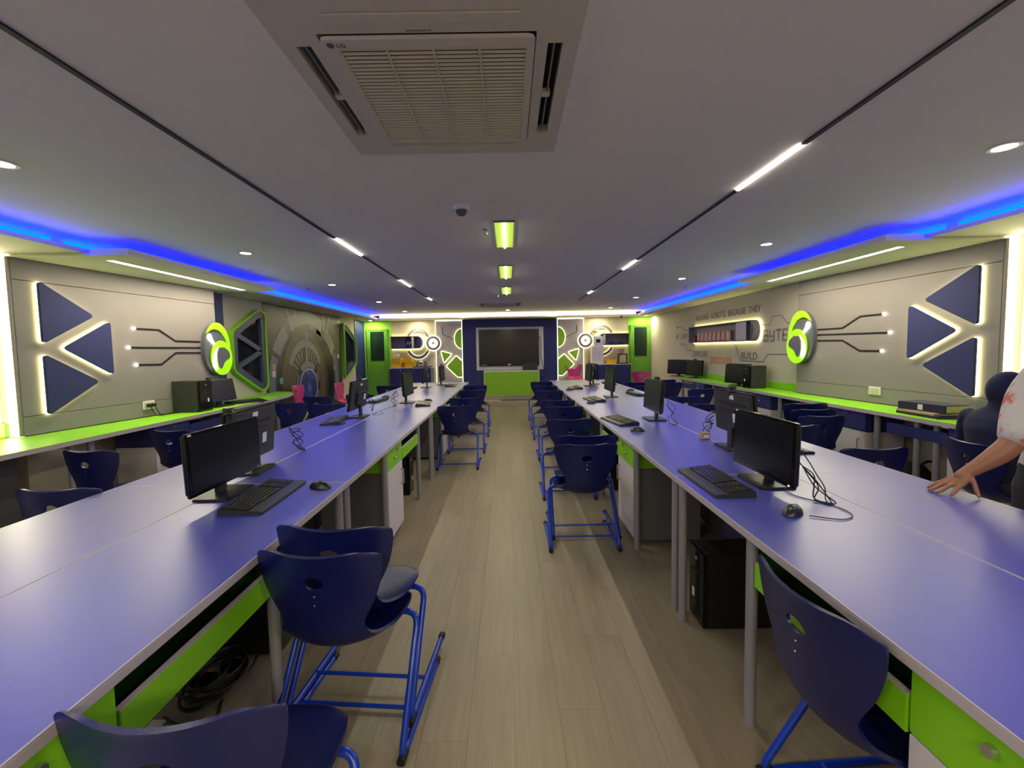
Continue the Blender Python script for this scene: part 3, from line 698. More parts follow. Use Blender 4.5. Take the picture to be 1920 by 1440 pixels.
# ---- back wall
def BP(poly, d0, d1, name, mt, parent, bevel=0): return plate(BWP, poly, d0, d1, name, mt, parent, bevel)
def R4(a0, z0, a1, z1): return [(a0, z0), (a1, z0), (a1, z1), (a0, z1)]
struct(MB().prism(R4(-1.225, PLAT, 1.31, 2.272), BWP.f(0.0), BWP.f(0.06)).build('trim_11', 'navy'))
struct(MB().prism(R4(-3.879, PLAT, -3.14, 2.283), BWP.f(0.0), BWP.f(0.006)).build('trim_12', 'limewall'))
struct(MB().prism(R4(3.22, PLAT, 3.829, 2.283), BWP.f(0.0), BWP.f(0.006)).build('trim_13', 'limewall'))
for s, a0, a1, sd in ((-1, -1.94, -1.245, 'left'), (1, 1.33, 2.02, 'right')):
    t = thing('cladding', 'grey back wall panel with lit edges and green shapes, %s of the screen' % sd, 'panel', BWP.at((a0 + a1) / 2, PLAT, 0))
    BP(R4(a0, PLAT + 0.002, a1, 2.255), 0.001, 0.03, 'panel', 'panel_glowlit', t, 0.002)
    for x in ((a0 - 0.009, a0 - 0.002), (a1 + 0.002, a1 + 0.009)): BP(R4(x[0], PLAT + 0.002, x[1], 2.255), 0.001, 0.04, 'edge_light', 'ledsoft', t)
    BP(R4(a0, 2.257, a1, 2.264), 0.001, 0.03, 'edge_light', 'ledhalo', t)
    inner = a1 if s < 0 else a0; q = -s  # direction from the screen edge outward is s
    # half disc
    h = [(inner + s * 0.0, 2.04), (inner, 1.51)] ; pts = [(inner + s * 0.195 * math.cos(PI * k / 16 - PI / 2), 1.775 + 0.265 * math.sin(PI * k / 16 - PI / 2)) for k in range(17)]
    u = thing('half_disc', 'lime half disc with lit edge on the back wall panel %s of the screen' % sd, 'wall decor', BWP.at(inner + s * 0.1, 1.775, 0.03))
    BP(pts, 0.046, 0.062, 'face', 'lime2', u, 0.002); BP(inset(pts, -0.006), 0.032, 0.044, 'backlight', 'ledhalo', u)
    tri = [(inner + s * 0.565, 1.45), (inner + s * 0.285, 1.37), (inner + s * 0.49, 1.14)]
    u = thing('triangle_plate', 'small lime triangle with lit edge, back wall panel %s of the screen' % sd, 'wall decor', BWP.at(tri[0][0], 1.3, 0.03))
    tr = round_poly(tri, 0.02); BP(tr, 0.046, 0.062, 'face', 'lime2', u, 0.002); BP(inset(tr, -0.006), 0.032, 0.044, 'backlight', 'ledhalo', u)
    pen = [(inner + s * 0.003, 1.17), (inner + s * 0.165, 1.315), (inner + s * 0.43, 1.04), (inner + s * 0.13, 0.745), (inner + s * 0.003, 0.745)]
    u = thing('pentagon_plate', 'large lime five-sided plate with lit edge, %s of the screen' % sd, 'wall decor', BWP.at(inner + s * 0.2, 1.0, 0.03))
    BP(pen, 0.046, 0.062, 'face', 'lime2', u, 0.002); BP(inset(pen, -0.006), 0.032, 0.044, 'backlight', 'ledhalo', u)
    circuit(BWP, [(inner + s * 0.20, 1.762), (inner + s * 0.515, 1.905), (inner + s * 0.515, 2.09)], 0.012, 'dark metal line rising to a small star lamp, %s of the screen' % sd, lamp=(inner + s * 0.515, 2.1), d=0.036)
    # ring lamp and arcs
    cx = -2.013 if s < 0 else 2.075
    u = thing('ring_lamp', 'round grey ring with a bright white centre on the back wall, %s of the screen' % sd, 'light', BWP.at(cx, 1.668, 0))
    BP(ell(cx, 1.668, 0.212, 0.212, n=32), 0.034, 0.045, 'halo_disc', 'ledsoft', u)
    MB().ring(ell(cx, 1.668, 0.188, 0.188, n=32), ell(cx, 1.668, 0.125, 0.125, n=32), BWP.f(0.048), BWP.f(0.07)).build('ring', 'panel', u, world=True, bevel=0.002)
    BP(ell(cx, 1.668, 0.122, 0.122, n=28), 0.046, 0.052, 'centre_light', 'ledsoft', u)
    BP(ell(cx, 1.672, 0.04, 0.04, n=16), 0.053, 0.056, 'centre_dot', 'walllight', u)
    ax = -2.42 if s < 0 else 2.52
    for z, a0_, a1_, nm in ((1.66, 32, 148, 'upper'), (1.67, 212, 328, 'lower')):
        r0, r1 = 0.345, 0.425
        o_ = ell(ax, z, r1 * 0.8, r1, a0_, a1_, 16); i_ = ell(ax, z, r0 * 0.8, r0, a0_, a1_, 16)
        u = thing('arc_plate', '%s grey arc with white glow behind it around the shelf, %s back wall' % (nm, sd), 'wall decor', BWP.at(ax, z + (0.38 if nm == 'upper' else -0.38), 0))
        BP(o_ + i_[::-1], 0.03, 0.05, 'face', 'panel', u, 0.002)
        BP(ell(ax, z, (r1 + 0.006) * 0.8, r1 + 0.006, a0_, a1_, 16) + ell(ax, z, (r0 - 0.006) * 0.8, r0 - 0.006, a0_, a1_, 16)[::-1], 0.008, 0.027, 'backlight', 'ledsoft', u)
    for z0, z1 in ((1.93, 1.83), (1.40, 1.50)):
        circuit(BWP, [(cx + s * 0.20, z0), (cx + s * 0.13, z1)], 0.012, 'short dark link between ring and %s arc, %s back wall' % ('upper' if z0 > 1.6 else 'lower', sd), d=0.05)
display_shelf(BWP, -3.12, -2.28, 1.525, 1.865, 0.22, 'backlit grey wall shelf with rounded navy end, left back wall', [(-2.56, -2.50, 'walllight')], 0, 0)
display_shelf(BWP, 3.22, 2.40, 1.525, 1.845, 0.22, 'backlit grey wall shelf on the right back wall above the printer', [(2.575, 2.53, 'walllight')], 0, 0)
t = thing('framed_board', 'small dark circuit board framed inside the left back wall shelf', 'exhibit', BWP.at(-2.68, 1.55, 0.1))
BP(R4(-2.755, 1.553, -2.575, 1.835), 0.06, 0.085, 'backing', 'navy', t); 
for k in range(6): BP(R4(-2.72 + 0.022 * k, 1.62 + 0.03 * (k % 3), -2.705 + 0.022 * k, 1.70 + 0.02 * (k % 2)), 0.0855, 0.094, 'component', 'label' if k % 2 else 'copper', t)
t = thing('toy_models', 'row of tiny dark model figures inside the right back wall shelf', 'models', BWP.at(2.85, 1.547, 0.1)); 
for k in range(7): MB().box(2.68 + 0.06 * k, YB - 0.12, 1.547, 2.705 + 0.06 * k, YB - 0.09, 1.57 + 0.02 * ((k * 3) % 4)).build('model', 'black', t, world=True)
# doors
def door(name, a0, a1, label):
    d = struct(MB().prism(R4(a0, PLAT + 0.001, a1, 2.07), BWP.f(0.007), BWP.f(0.035)).build(name, 'doorgreen', bevel=0.003)); d['label'] = label
    MB().ring(R4(a0 - 0.0, PLAT + 0.001, a1, 2.07), R4(a0 + 0.05, PLAT + 0.03, a1 - 0.05, 2.03), BWP.f(0.0355), BWP.f(0.05)).build('door_frame', 'doorgreen', d, bevel=0.002)
    MB().prism(R4(a0 + 0.10, 1.225, a1 - 0.09, 2.0), BWP.f(0.0365), BWP.f(0.041)).build('door_glass', 'glassdoor', d)
    MB().ball((a0 + 0.12 if a0 > 0 else a1 - 0.11, YB - 0.055, 1.12), 0.018).build('door_knob', 'chrome', d)
    MB().cyl((a0 + 0.06 if a0 > 0 else a1 - 0.06, YB - 0.036, 1.20), (a0 + 0.06 if a0 > 0 else a1 - 0.06, YB - 0.05, 1.20), 0.014, 10).build('lock', 'chrome', d)
door('door_1', -3.80, -3.25, 'green door with a dark glass upper pane, left end of the back wall')
door('door_2', 3.295, 3.82, 'green door with a dark glass upper pane, right end of the back wall')
# screen
t = thing('flat_screen', 'large black flat television in a white surround on the navy back wall', 'television', BWP.at(0.02, 0.93, 0.06))
BP(R4(-0.86, 0.915, 0.945, 2.06), 0.061, 0.075, 'surround', 'white', t, 0.003)
BP(R4(-0.785, 1.02, 0.82, 2.0), 0.076, 0.13, 'bezel', 'blackgloss', t, 0.004); BP(R4(-0.76, 1.105, 0.79, 1.98), 0.1305, 0.1325, 'screen', 'tv', t)
BP(ell(0.02, 1.062, 0.04, 0.02, n=16), 0.1305, 0.134, 'badge', 'chrome', t)
for k in range(4): BP(R4(-0.72 + 0.04 * k, 1.045, -0.695 + 0.04 * k, 1.055), 0.1305, 0.132, 'button', 'label', t)
t = thing('tv_cable', 'black cable hanging beside the television on its right side', 'cable', BWP.at(0.9, 0.8, 0.1))
MB().tube(smooth_path([BWP.at(0.81, 1.82, 0.12), BWP.at(0.86, 1.75, 0.1), BWP.at(0.875, 1.5, 0.09), BWP.at(0.87, 1.25, 0.09), BWP.at(0.92, 1.0, 0.09), BWP.at(0.96, 0.87, 0.085), BWP.at(1.0, 0.77, 0.08), BWP.at(0.95, 0.71, 0.08), BWP.at(0.88, 0.76, 0.08)], 6), 0.007, 6).build('cord', 'cable', t, world=True)
t = thing('media_cabinet', 'lime fronted low cabinet with white edges under the television', 'cabinet', (0.08, YB - 0.3, PLAT))
MB().box(-0.66, YB - 0.36, PLAT + 0.12, 0.80, YB - 0.061, 0.905).build('body', 'white', t, world=True, bevel=0.003)
MB().box(-0.64, YB - 0.375, PLAT + 0.14, 0.78, YB - 0.361, 0.885).build('door', 'lime2', t, world=True, bevel=0.002)
MB().box(-0.66, YB - 0.34, PLAT + 0.001, 0.80, YB - 0.10, PLAT + 0.119).build('plinth', 'walllight', t, world=True)
t = thing('footrest_rail', 'low grey metal rail standing on the platform in front of the lime cabinet', 'rail', (0.15, 11.28, PLAT))
MB().tube([(-0.22, 11.26, PLAT + 0.02), (0.72, 11.26, PLAT + 0.02)], 0.018, 8).build('rail', 'greypanel', t, world=True)
for x in (-0.02, 0.33): MB().tube([(x, 11.26, PLAT + 0.03), (x, 11.30, PLAT + 0.12)], 0.008, 6).build('post', 'steel', t, world=True)
t = thing('laptop', 'open dark laptop standing on the ledge below the television', 'laptop', (0.6, YB - 0.2, 0.906))
MB().box(0.37, YB - 0.33, 0.906, 0.77, YB - 0.15, 0.918).build('base', 'black', t, world=True, bevel=0.003)
m_ = MB(); m_.T = Matrix.Translation((0.57, YB - 0.15, 0.915)) @ Matrix.Rotation(math.radians(-8), 4, 'X'); m_.box(-0.2, -0.006, 0.0, 0.2, 0.006, 0.21); m_.build('lid', 'black', t, world=True, bevel=0.003)
# back cabinets with crates, robot, printer
def back_cabinet(x0, x1, ztop, knobs, label):
    t = thing('base_cabinet', label, 'cabinet', ((x0 + x1) / 2, 11.48, PLAT)); yf = 11.32
    MB().box(x0, yf, PLAT + 0.002, x1, YB - 0.001, ztop - 0.025).build('body', 'navy', t, world=True, bevel=0.003)
    MB().box(x0 - 0.01, yf - 0.03, ztop - 0.024, x1 + 0.03, YB - 0.001, ztop).build('worktop', 'edge', t, world=True, bevel=0.003)
    nD = 3; wd = (x1 - x0) / nD
    for k in range(nD):
        d = MB().box(x0 + wd * k + 0.004, yf - 0.018, PLAT + 0.05, x0 + wd * (k + 1) - 0.004, yf - 0.001, ztop - 0.035); d = d.build('door', 'navy', t, world=True, bevel=0.002)
        MB().ball((x0 + wd * (k + 0.8) - t.location.x, yf - 0.03 - t.location.y, ztop - 0.07 - PLAT), 0.012).build('knob', 'chrome', d)
    return t
back_cabinet(-3.12, -2.04, 1.035, 2, 'navy base cabinet with pale worktop carrying yellow crates, left end of back wall')
back_cabinet(2.13, 3.19, 1.035, 2, 'navy base cabinet with pale worktop beside the right green door')
def crate(x, y, z, wx, wy, h, label):
    t = thing('storage_crate', label, 'crate', (x, y, z), group='yellow crates'); 
    mb = MB(); o_ = R4(-wx / 2, -wy / 2, wx / 2, wy / 2); 
    mb.ring([(p[0] * 0.92, p[1] * 0.92) for p in o_], [(p[0] * 0.86, p[1] * 0.86) for p in o_], lambda a, b: (a, b, 0.0), lambda a, b: (a * 1.08, b * 1.08, h)); mb.box(-wx / 2 * 0.9, -wy / 2 * 0.9, 0, wx / 2 * 0.9, wy / 2 * 0.9, 0.006)
    mb.build('tub', 'yellow', t, bevel=0.002)
    MB().ring([(p[0] * 1.02, p[1] * 1.02) for p in o_], [(p[0] * 0.93, p[1] * 0.93) for p in o_], lambda a, b: (a, b, h), lambda a, b: (a, b, h + 0.012)).build('rim', 'yellow', t, bevel=0.002)
    MB().box(-0.04, -wy / 2 - 0.004, h * 0.45, 0.04, -wy / 2 + 0.006, h * 0.7).build('label_plate', mat('crate_plate', (246, 196, 60), 0.5), t)
for (x, z, lab) in ((-2.95, 1.0352, 'yellow plastic crate, lower left of the stack on the navy cabinet'), (-2.60, 1.0352, 'yellow plastic crate on the worktop, right of the stacked pair'), (-2.955, 1.165, 'yellow plastic crate, topmost of the left stack')):
    crate(x, 11.5, z, 0.26, 0.26, 0.112, lab)
crate(-2.66, 11.52, 1.165, 0.24, 0.24, 0.10, 'pale-lit yellow crate on top of the right crate')
crate(2.71, 11.48, 1.0352, 0.26, 0.22, 0.10, 'yellow plastic crate with small parts on the right navy cabinet')
t = thing('gear_toy', 'pale blue round toy standing on the upper left yellow crate', 'toy', (-2.93, 11.5, 1.29)); MB().lathe([(0.03, -0.02), (0.052, -0.012), (0.052, 0.012), (0.03, 0.02)], 16, axis='y', c=(0, 0, 0.052)).build('disc', mat('pale_blue_plastic', (150, 205, 215), 0.5), t)
t = thing('robot_model', 'small white and black walking robot model on the left navy cabinet', 'robot', (-2.30, 11.42, 1.0352))
MB().ball((0, 0, 0.12), (0.055, 0.045, 0.05)).build('head', 'white', t); MB().ball((0, -0.043, 0.12), (0.028, 0.012, 0.026)).build('eye', 'black', t)
for s in (-1, 1):
    for q in (-1, 1):
        MB().tube([(s * 0.045, q * 0.03, 0.11), (s * 0.10, q * 0.07, 0.15), (s * 0.13, q * 0.09, 0.0)], 0.009, 6).build('leg', 'black', t)
tag(MB().box(-2.53, 11.36, 1.0352, -2.02, 11.6, 1.06).build('tray', 'navy', bevel=0.006), 'flat purple-navy tray under the robot model', 'tray')
t = thing('craft_machine', 'tall white two-part demonstration machine on the right navy cabinet', 'machine', (2.36, 11.5, 1.0352))
MB().box(2.20, 11.42, 1.0352, 2.51, 11.6, 1.505).build('lower_case', 'white', t, world=True, bevel=0.006)
MB().box(2.27, 11.44, 1.506, 2.51, 11.6, 1.77).build('upper_case', 'white', t, world=True, bevel=0.006)
MB().box(2.32, 11.436, 1.60, 2.43, 11.4395, 1.69).build('display', 'slot', t, world=True)
for k, (a, z) in enumerate(((2.26, 1.42), (2.29, 1.44), (2.37, 1.35), (2.41, 1.35), (2.37, 1.31), (2.41, 1.31), (2.36, 1.18), (2.40, 1.16), (2.43, 1.19))):
    MB().cyl((a, 11.419, z), (a, 11.412, z), 0.011, 8).build('button', ('label', 'greypanel', 'yellow')[k % 3], t, world=True)
MB().tube([(2.28, 11.5, 1.771), (2.27, 11.5, 2.0)], 0.006, 6).build('mast', 'copper', t, world=True)
t = thing('model_helicopter', 'small orange and white model with a loop on a stand above the machine', 'model', (2.38, 11.5, 1.771))
MB().tube([(2.40, 11.5, 1.771), (2.40, 11.5, 1.85)], 0.012, 8).build('stand', 'white', t, world=True); MB().tube(smooth_path([(2.40 + 0.1 * math.cos(a), 11.5, 1.90 + 0.035 * math.sin(a)) for a in [k * PI / 6 for k in range(12)]], 3), 0.008, 6, closed=False).build('loop', 'white', t, world=True)
MB().ball((2.31, 11.5, 1.90), (0.05, 0.03, 0.03)).build('nose', 'orange', t, world=True)
t = thing('desktop_printer', 'black frame desktop 3D printer on the right navy cabinet', 'printer', (3.02, 11.48, 1.0352))
for x in (2.90, 3.12): MB().box(x, 11.46, 1.06, x + 0.03, 11.49, 1.27).build('upright', 'black', t, world=True, bevel=0.002)
MB().box(2.90, 11.46, 1.271, 3.15, 11.49, 1.30).build('cross_beam', 'black', t, world=True, bevel=0.002); MB().box(2.88, 11.36, 1.0352, 3.17, 11.6, 1.059).build('base', 'black', t, world=True, bevel=0.003)
MB().box(2.93, 11.38, 1.10, 3.11, 11.455, 1.115).build('bed', 'steel', t, world=True); MB().box(2.93, 11.5, 1.31, 3.08, 11.54, 1.42).build('spool', 'card', t, world=True, bevel=0.01)
t = thing('camera_dome', 'small security camera under the soffit near the right green door', 'camera', (2.95, 11.3, SOF))
MB().cyl((0, 0, -0.001), (0, 0, -0.02), 0.03, 14).build('mount', 'white', t); MB().ball((0, 0, -0.035), 0.026).build('lens', 'black', t)

# ------------------------------------------------------------------ ceiling fittings
def cassette(cx, cy, S, near, label):
    t = thing('ceiling_air_unit', label, 'air conditioner', (cx, cy, CEIL))
    h = S / 2; zz = -0.034
    P = lambda z: (lambda a, b: (a, b, z))
    # frame built as a ring with four louvre slots around it
    g = S * 0.355
    o_ = round_poly(R4(-h, -h, h, h), 0.02, 2)
    sl = S * 0.30; w0, w1 = S * 0.395, S * 0.445
    mb = MB()
    # outer border, inner border and corner pieces leave the slots open
    def slab(x0, y0, x1, y1, m_=mb): m_.box(x0, y0, zz, x1, y1, -0.001)
    slab(-h, -h, h, -w1); slab(-h, w1, h, h); slab(-h, -w1, -w1, w1); slab(w1, -w1, h, w1)
    slab(-w0, -w0, w0, -g); slab(-w0, g, w0, w0); slab(-w0, -g, -g, g); slab(g, -g, w0, g)
    for sx in (-1, 1):
        for (a, b) in ((-w1, -sl), (sl, w1)):
            slab(sx * w0, a, sx * w1, b)
        for (a, b) in ((-w0, -sl), (sl, w0)):
            slab(a, sx * w0, b, sx * w1)
    f = mb.build('panel_frame', 'acwhite', t, smooth=False)
    MB().box(-h + 0.01, -h + 0.01, -0.0009, h - 0.01, h - 0.01, -0.0002).build('duct_plate', 'slot', t)
    for s, nm in ((-1, 'x'), (1, 'x')):
        MB().box(s * (w0 + 0.018), -sl, -0.03, s * (w0 + 0.022), sl, -0.008).build('vane', 'steel', t)
        MB().box(s * w0, -0.012, -0.033, s * (w0 + 0.03), 0.012, -0.012).build('vane_clip', 'acwhite', t, bevel=0.002)
        MB().box(-sl, s * (w0 + 0.003), -0.038, sl, s * (w1 - 0.003), -0.03).build('closed_louvre', 'acwhite', t, bevel=0.002)
    gr = MB().ring(round_poly(R4(-g + 0.004, -g + 0.004, g - 0.004, g - 0.004), 0.02, 2), round_poly(R4(-g + 0.05, -g + 0.045, g - 0.03, g - 0.03), 0.005, 2), P(-0.046), P(-0.034)).build('grille_frame', 'acwhite', t, bevel=0.002)
    x0, x1, y0, y1 = -g + 0.05, g - 0.03, -g + 0.045, g - 0.03
    nS = 30 if near else 8
    sm = None
    for k in range(nS):
        y = y0 + (y1 - y0) * (k + 0.5) / nS
        if sm is None:
            q = MB(); q.T = Matrix.Rotation(math.radians(-35), 4, 'X'); q.box(x0, -0.0052 * 30 / nS * 0.8, -0.001, x1, 0.0052 * 30 / nS * 0.8, 0.001); sm = q.mesh('slat', 'acwhite', smooth=False)
        o = bpy.data.objects.new('slat', sm); COL.objects.link(o); o.location = (0, y, -0.040); o.parent = gr
    if near:
        for x in (0.25, 0.5, 0.75): MB().box(x0 + (x1 - x0) * x - 0.003, y0, -0.0472, x0 + (x1 - x0) * x + 0.003, y1, -0.045).build('grille_rib', 'acwhite', gr)
        pl = Plane((cx, cy), (cx + 1, cy), (0, 0, -1)) if False else None
        # small round emblem and letters LG, and a tiny line of print on the panel
        MB().cyl((-g + 0.030, -g + 0.028, -0.0461), (-g + 0.030, -g + 0.028, -0.047), 0.011, 16).build('emblem', 'greypanel', gr)
        def flat_text(s, x, y, size, parent, z):
            cu = bpy.data.curves.new('t', 'FONT'); cu.body = s; cu.size = size; cu.extrude = 0.0004; o = bpy.data.objects.new('t', cu); COL.objects.link(o)
            dg = bpy.context.evaluated_depsgraph_get(); dg.update(); me = bpy.data.meshes.new_from_object(o.evaluated_get(dg)); bpy.data.objects.remove(o)
            for v in me.vertices: v.co = Vector((x + v.co.x, y - v.co.y, z))     # read from below
            me.materials.append(M['greypanel']); o = bpy.data.objects.new('lettering', me); COL.objects.link(o); o.parent = parent
        flat_text('LG', -g + 0.046, -g + 0.036, 0.022, gr, -0.0466)
        for k in range(9): MB().box(-0.055 + k * 0.008, -g - 0.012, -0.0346, -0.050 + k * 0.008, -g - 0.006, -0.0341).build('print_mark', 'greypanel', t)
    return t
cassette(-0.215, 1.59, 0.88, True, 'large square white ceiling air conditioner with slatted grille nearest the camera')
cassette(-0.15, 8.75, 0.86, False, 'far square white ceiling air conditioner near the back wall')
t0 = None; dn = 0
sd = {-1: 'left', 1: 'right'}
rowname = {2.13: 'nearest', 4.05: 'second', 6.0: 'third', 8.15: 'fourth', 10.15: 'fifth', 0.2: 'rear'}
def downlight(x, y, label, zc=CEIL):
    global t0
    if t0 is None:
        t0 = thing('downlight', label, 'light', (x, y, zc), group='round recessed downlights')
        MB().ring(ell(0, 0, 0.062, 0.062, n=24), ell(0, 0, 0.045, 0.045, n=24), lambda a, b: (a, b, -0.006), lambda a, b: (a, b, -0.0005)).build('rim', 'white', t0, bevel=0.001)
        MB().cyl((0, 0, -0.0035), (0, 0, -0.001), 0.044, 24).build('lens', 'ledhot', t0); remember(t0); return t0
    return dup(t0, (x, y, zc), 0, label)
for (x, y) in DOWN:
    downlight(x, y, 'round recessed downlight, %s in the %s row of the ceiling' % (rowname[y] + (' one' if y != 0.2 else 'most one'), sd[-1 if x < 0 else 1]))
downlight(0.0, 10.27, 'round recessed downlight in the middle of the ceiling before the far air unit'); downlight(-1.12, 11.0, 'small round downlight left of the centre, close to the back cove'); downlight(1.14, 11.0, 'small round downlight right of the centre, close to the back cove')
for i, (x, y) in enumerate(((-3.6, 11.4), (3.62, 11.4))): downlight(x, y, 'round downlight in the soffit above the %s green door' % ('left' if x < 0 else 'right'), SOF)
# track lights
for x, segs in TRACKSEG.items():
    s_ = 'left' if x < 0 else 'right'
    t = thing('light_track', 'long thin black ceiling light track on the %s with lit white sections' % s_, 'light', (x, 3, CEIL))
    ends = [YF + 0.1] + [v for ab in segs for v in ab] + [8.7 if x < 0 else 8.5]
    for k in range(0, len(ends) - 1, 2):
        MB().box(x - 0.011, ends[k], CEIL - 0.008, x + 0.011, ends[k + 1], CEIL - 0.0005).build('black_channel', 'rubber', t, world=True)
    for a, b in segs: MB().box(x - 0.010, a, CEIL - 0.009, x + 0.010, b, CEIL - 0.0005).build('lit_section', 'ledtrack', t, world=True)
for k, (a, b) in enumerate(((3.2, 3.98), (4.85, 5.68), (6.5, 7.3))):
    t = thing('slot_light', 'green-lined recessed ceiling light with a bright tube, %s along the centre line' % ('nearest', 'second', 'farthest')[k], 'light', (-0.015, (a + b) / 2, CEIL))
    MB().box(-0.085, a, CEIL - 0.007, 0.055, b, CEIL - 0.0005).build('green_tray', mat('green_tray_glow', (150, 190, 60), 0.5, emit=(0.35, 0.5, 0.06), es=0.55), t, world=True)
    MB().tube([(-0.015, a + 0.03, CEIL - 0.010), (-0.015, b - 0.02, CEIL - 0.010)], 0.012, 8).build('tube', 'ledtrack', t, world=True)
    MB().box(-0.095, a - 0.012, CEIL - 0.010, 0.065, a - 0.0005, CEIL - 0.0005).build('end_cap', 'greypanel', t, world=True)
t = thing('smoke_detector', 'round white smoke detector on the ceiling beyond the large air unit', 'detector', (-0.288, 2.863, CEIL))
MB().lathe([(0.055, 0.0), (0.055, -0.018), (0.045, -0.026)][::-1], 20).build('base', 'white', t); MB().lathe([(0.034, -0.027), (0.036, -0.045), (0.025, -0.056)][::-1], 20).build('sensor', 'greypanel', t)
def sprinkler(x, y, label):
    t = thing('fire_sprinkler', label, 'sprinkler', (x, y, CEIL), group='ceiling sprinklers')
    MB().cyl((0, 0, -0.0005), (0, 0, -0.008), 0.024, 14).build('escutcheon', 'steel', t); MB().cyl((0, 0, -0.009), (0, 0, -0.03), 0.008, 8).build('stem', 'chrome', t); MB().cyl((0, 0, -0.036), (0, 0, -0.039), 0.015, 12).build('deflector', 'chrome', t)
    for s in (-1, 1): MB().tube([(s * 0.008, 0, -0.028), (s * 0.012, 0, -0.032), (s * 0.004, 0, -0.037)], 0.0018, 5).build('arm', 'chrome', t)
sprinkler(-0.157, 3.40, 'chrome ceiling sprinkler beside the nearest green ceiling light'); sprinkler(-0.16, 7.4, 'chrome ceiling sprinkler in front of the far air unit')
sprinkler(-2.86, 6.3, 'small sprinkler near the left blue cove'); sprinkler(2.78, 6.8, 'small sprinkler near the right blue cove'); sprinkler(-2.9, 9.6, 'small sprinkler at the far end of the left blue cove'); sprinkler(2.75, 10.4, 'small sprinkler at the far end of the right blue cove')
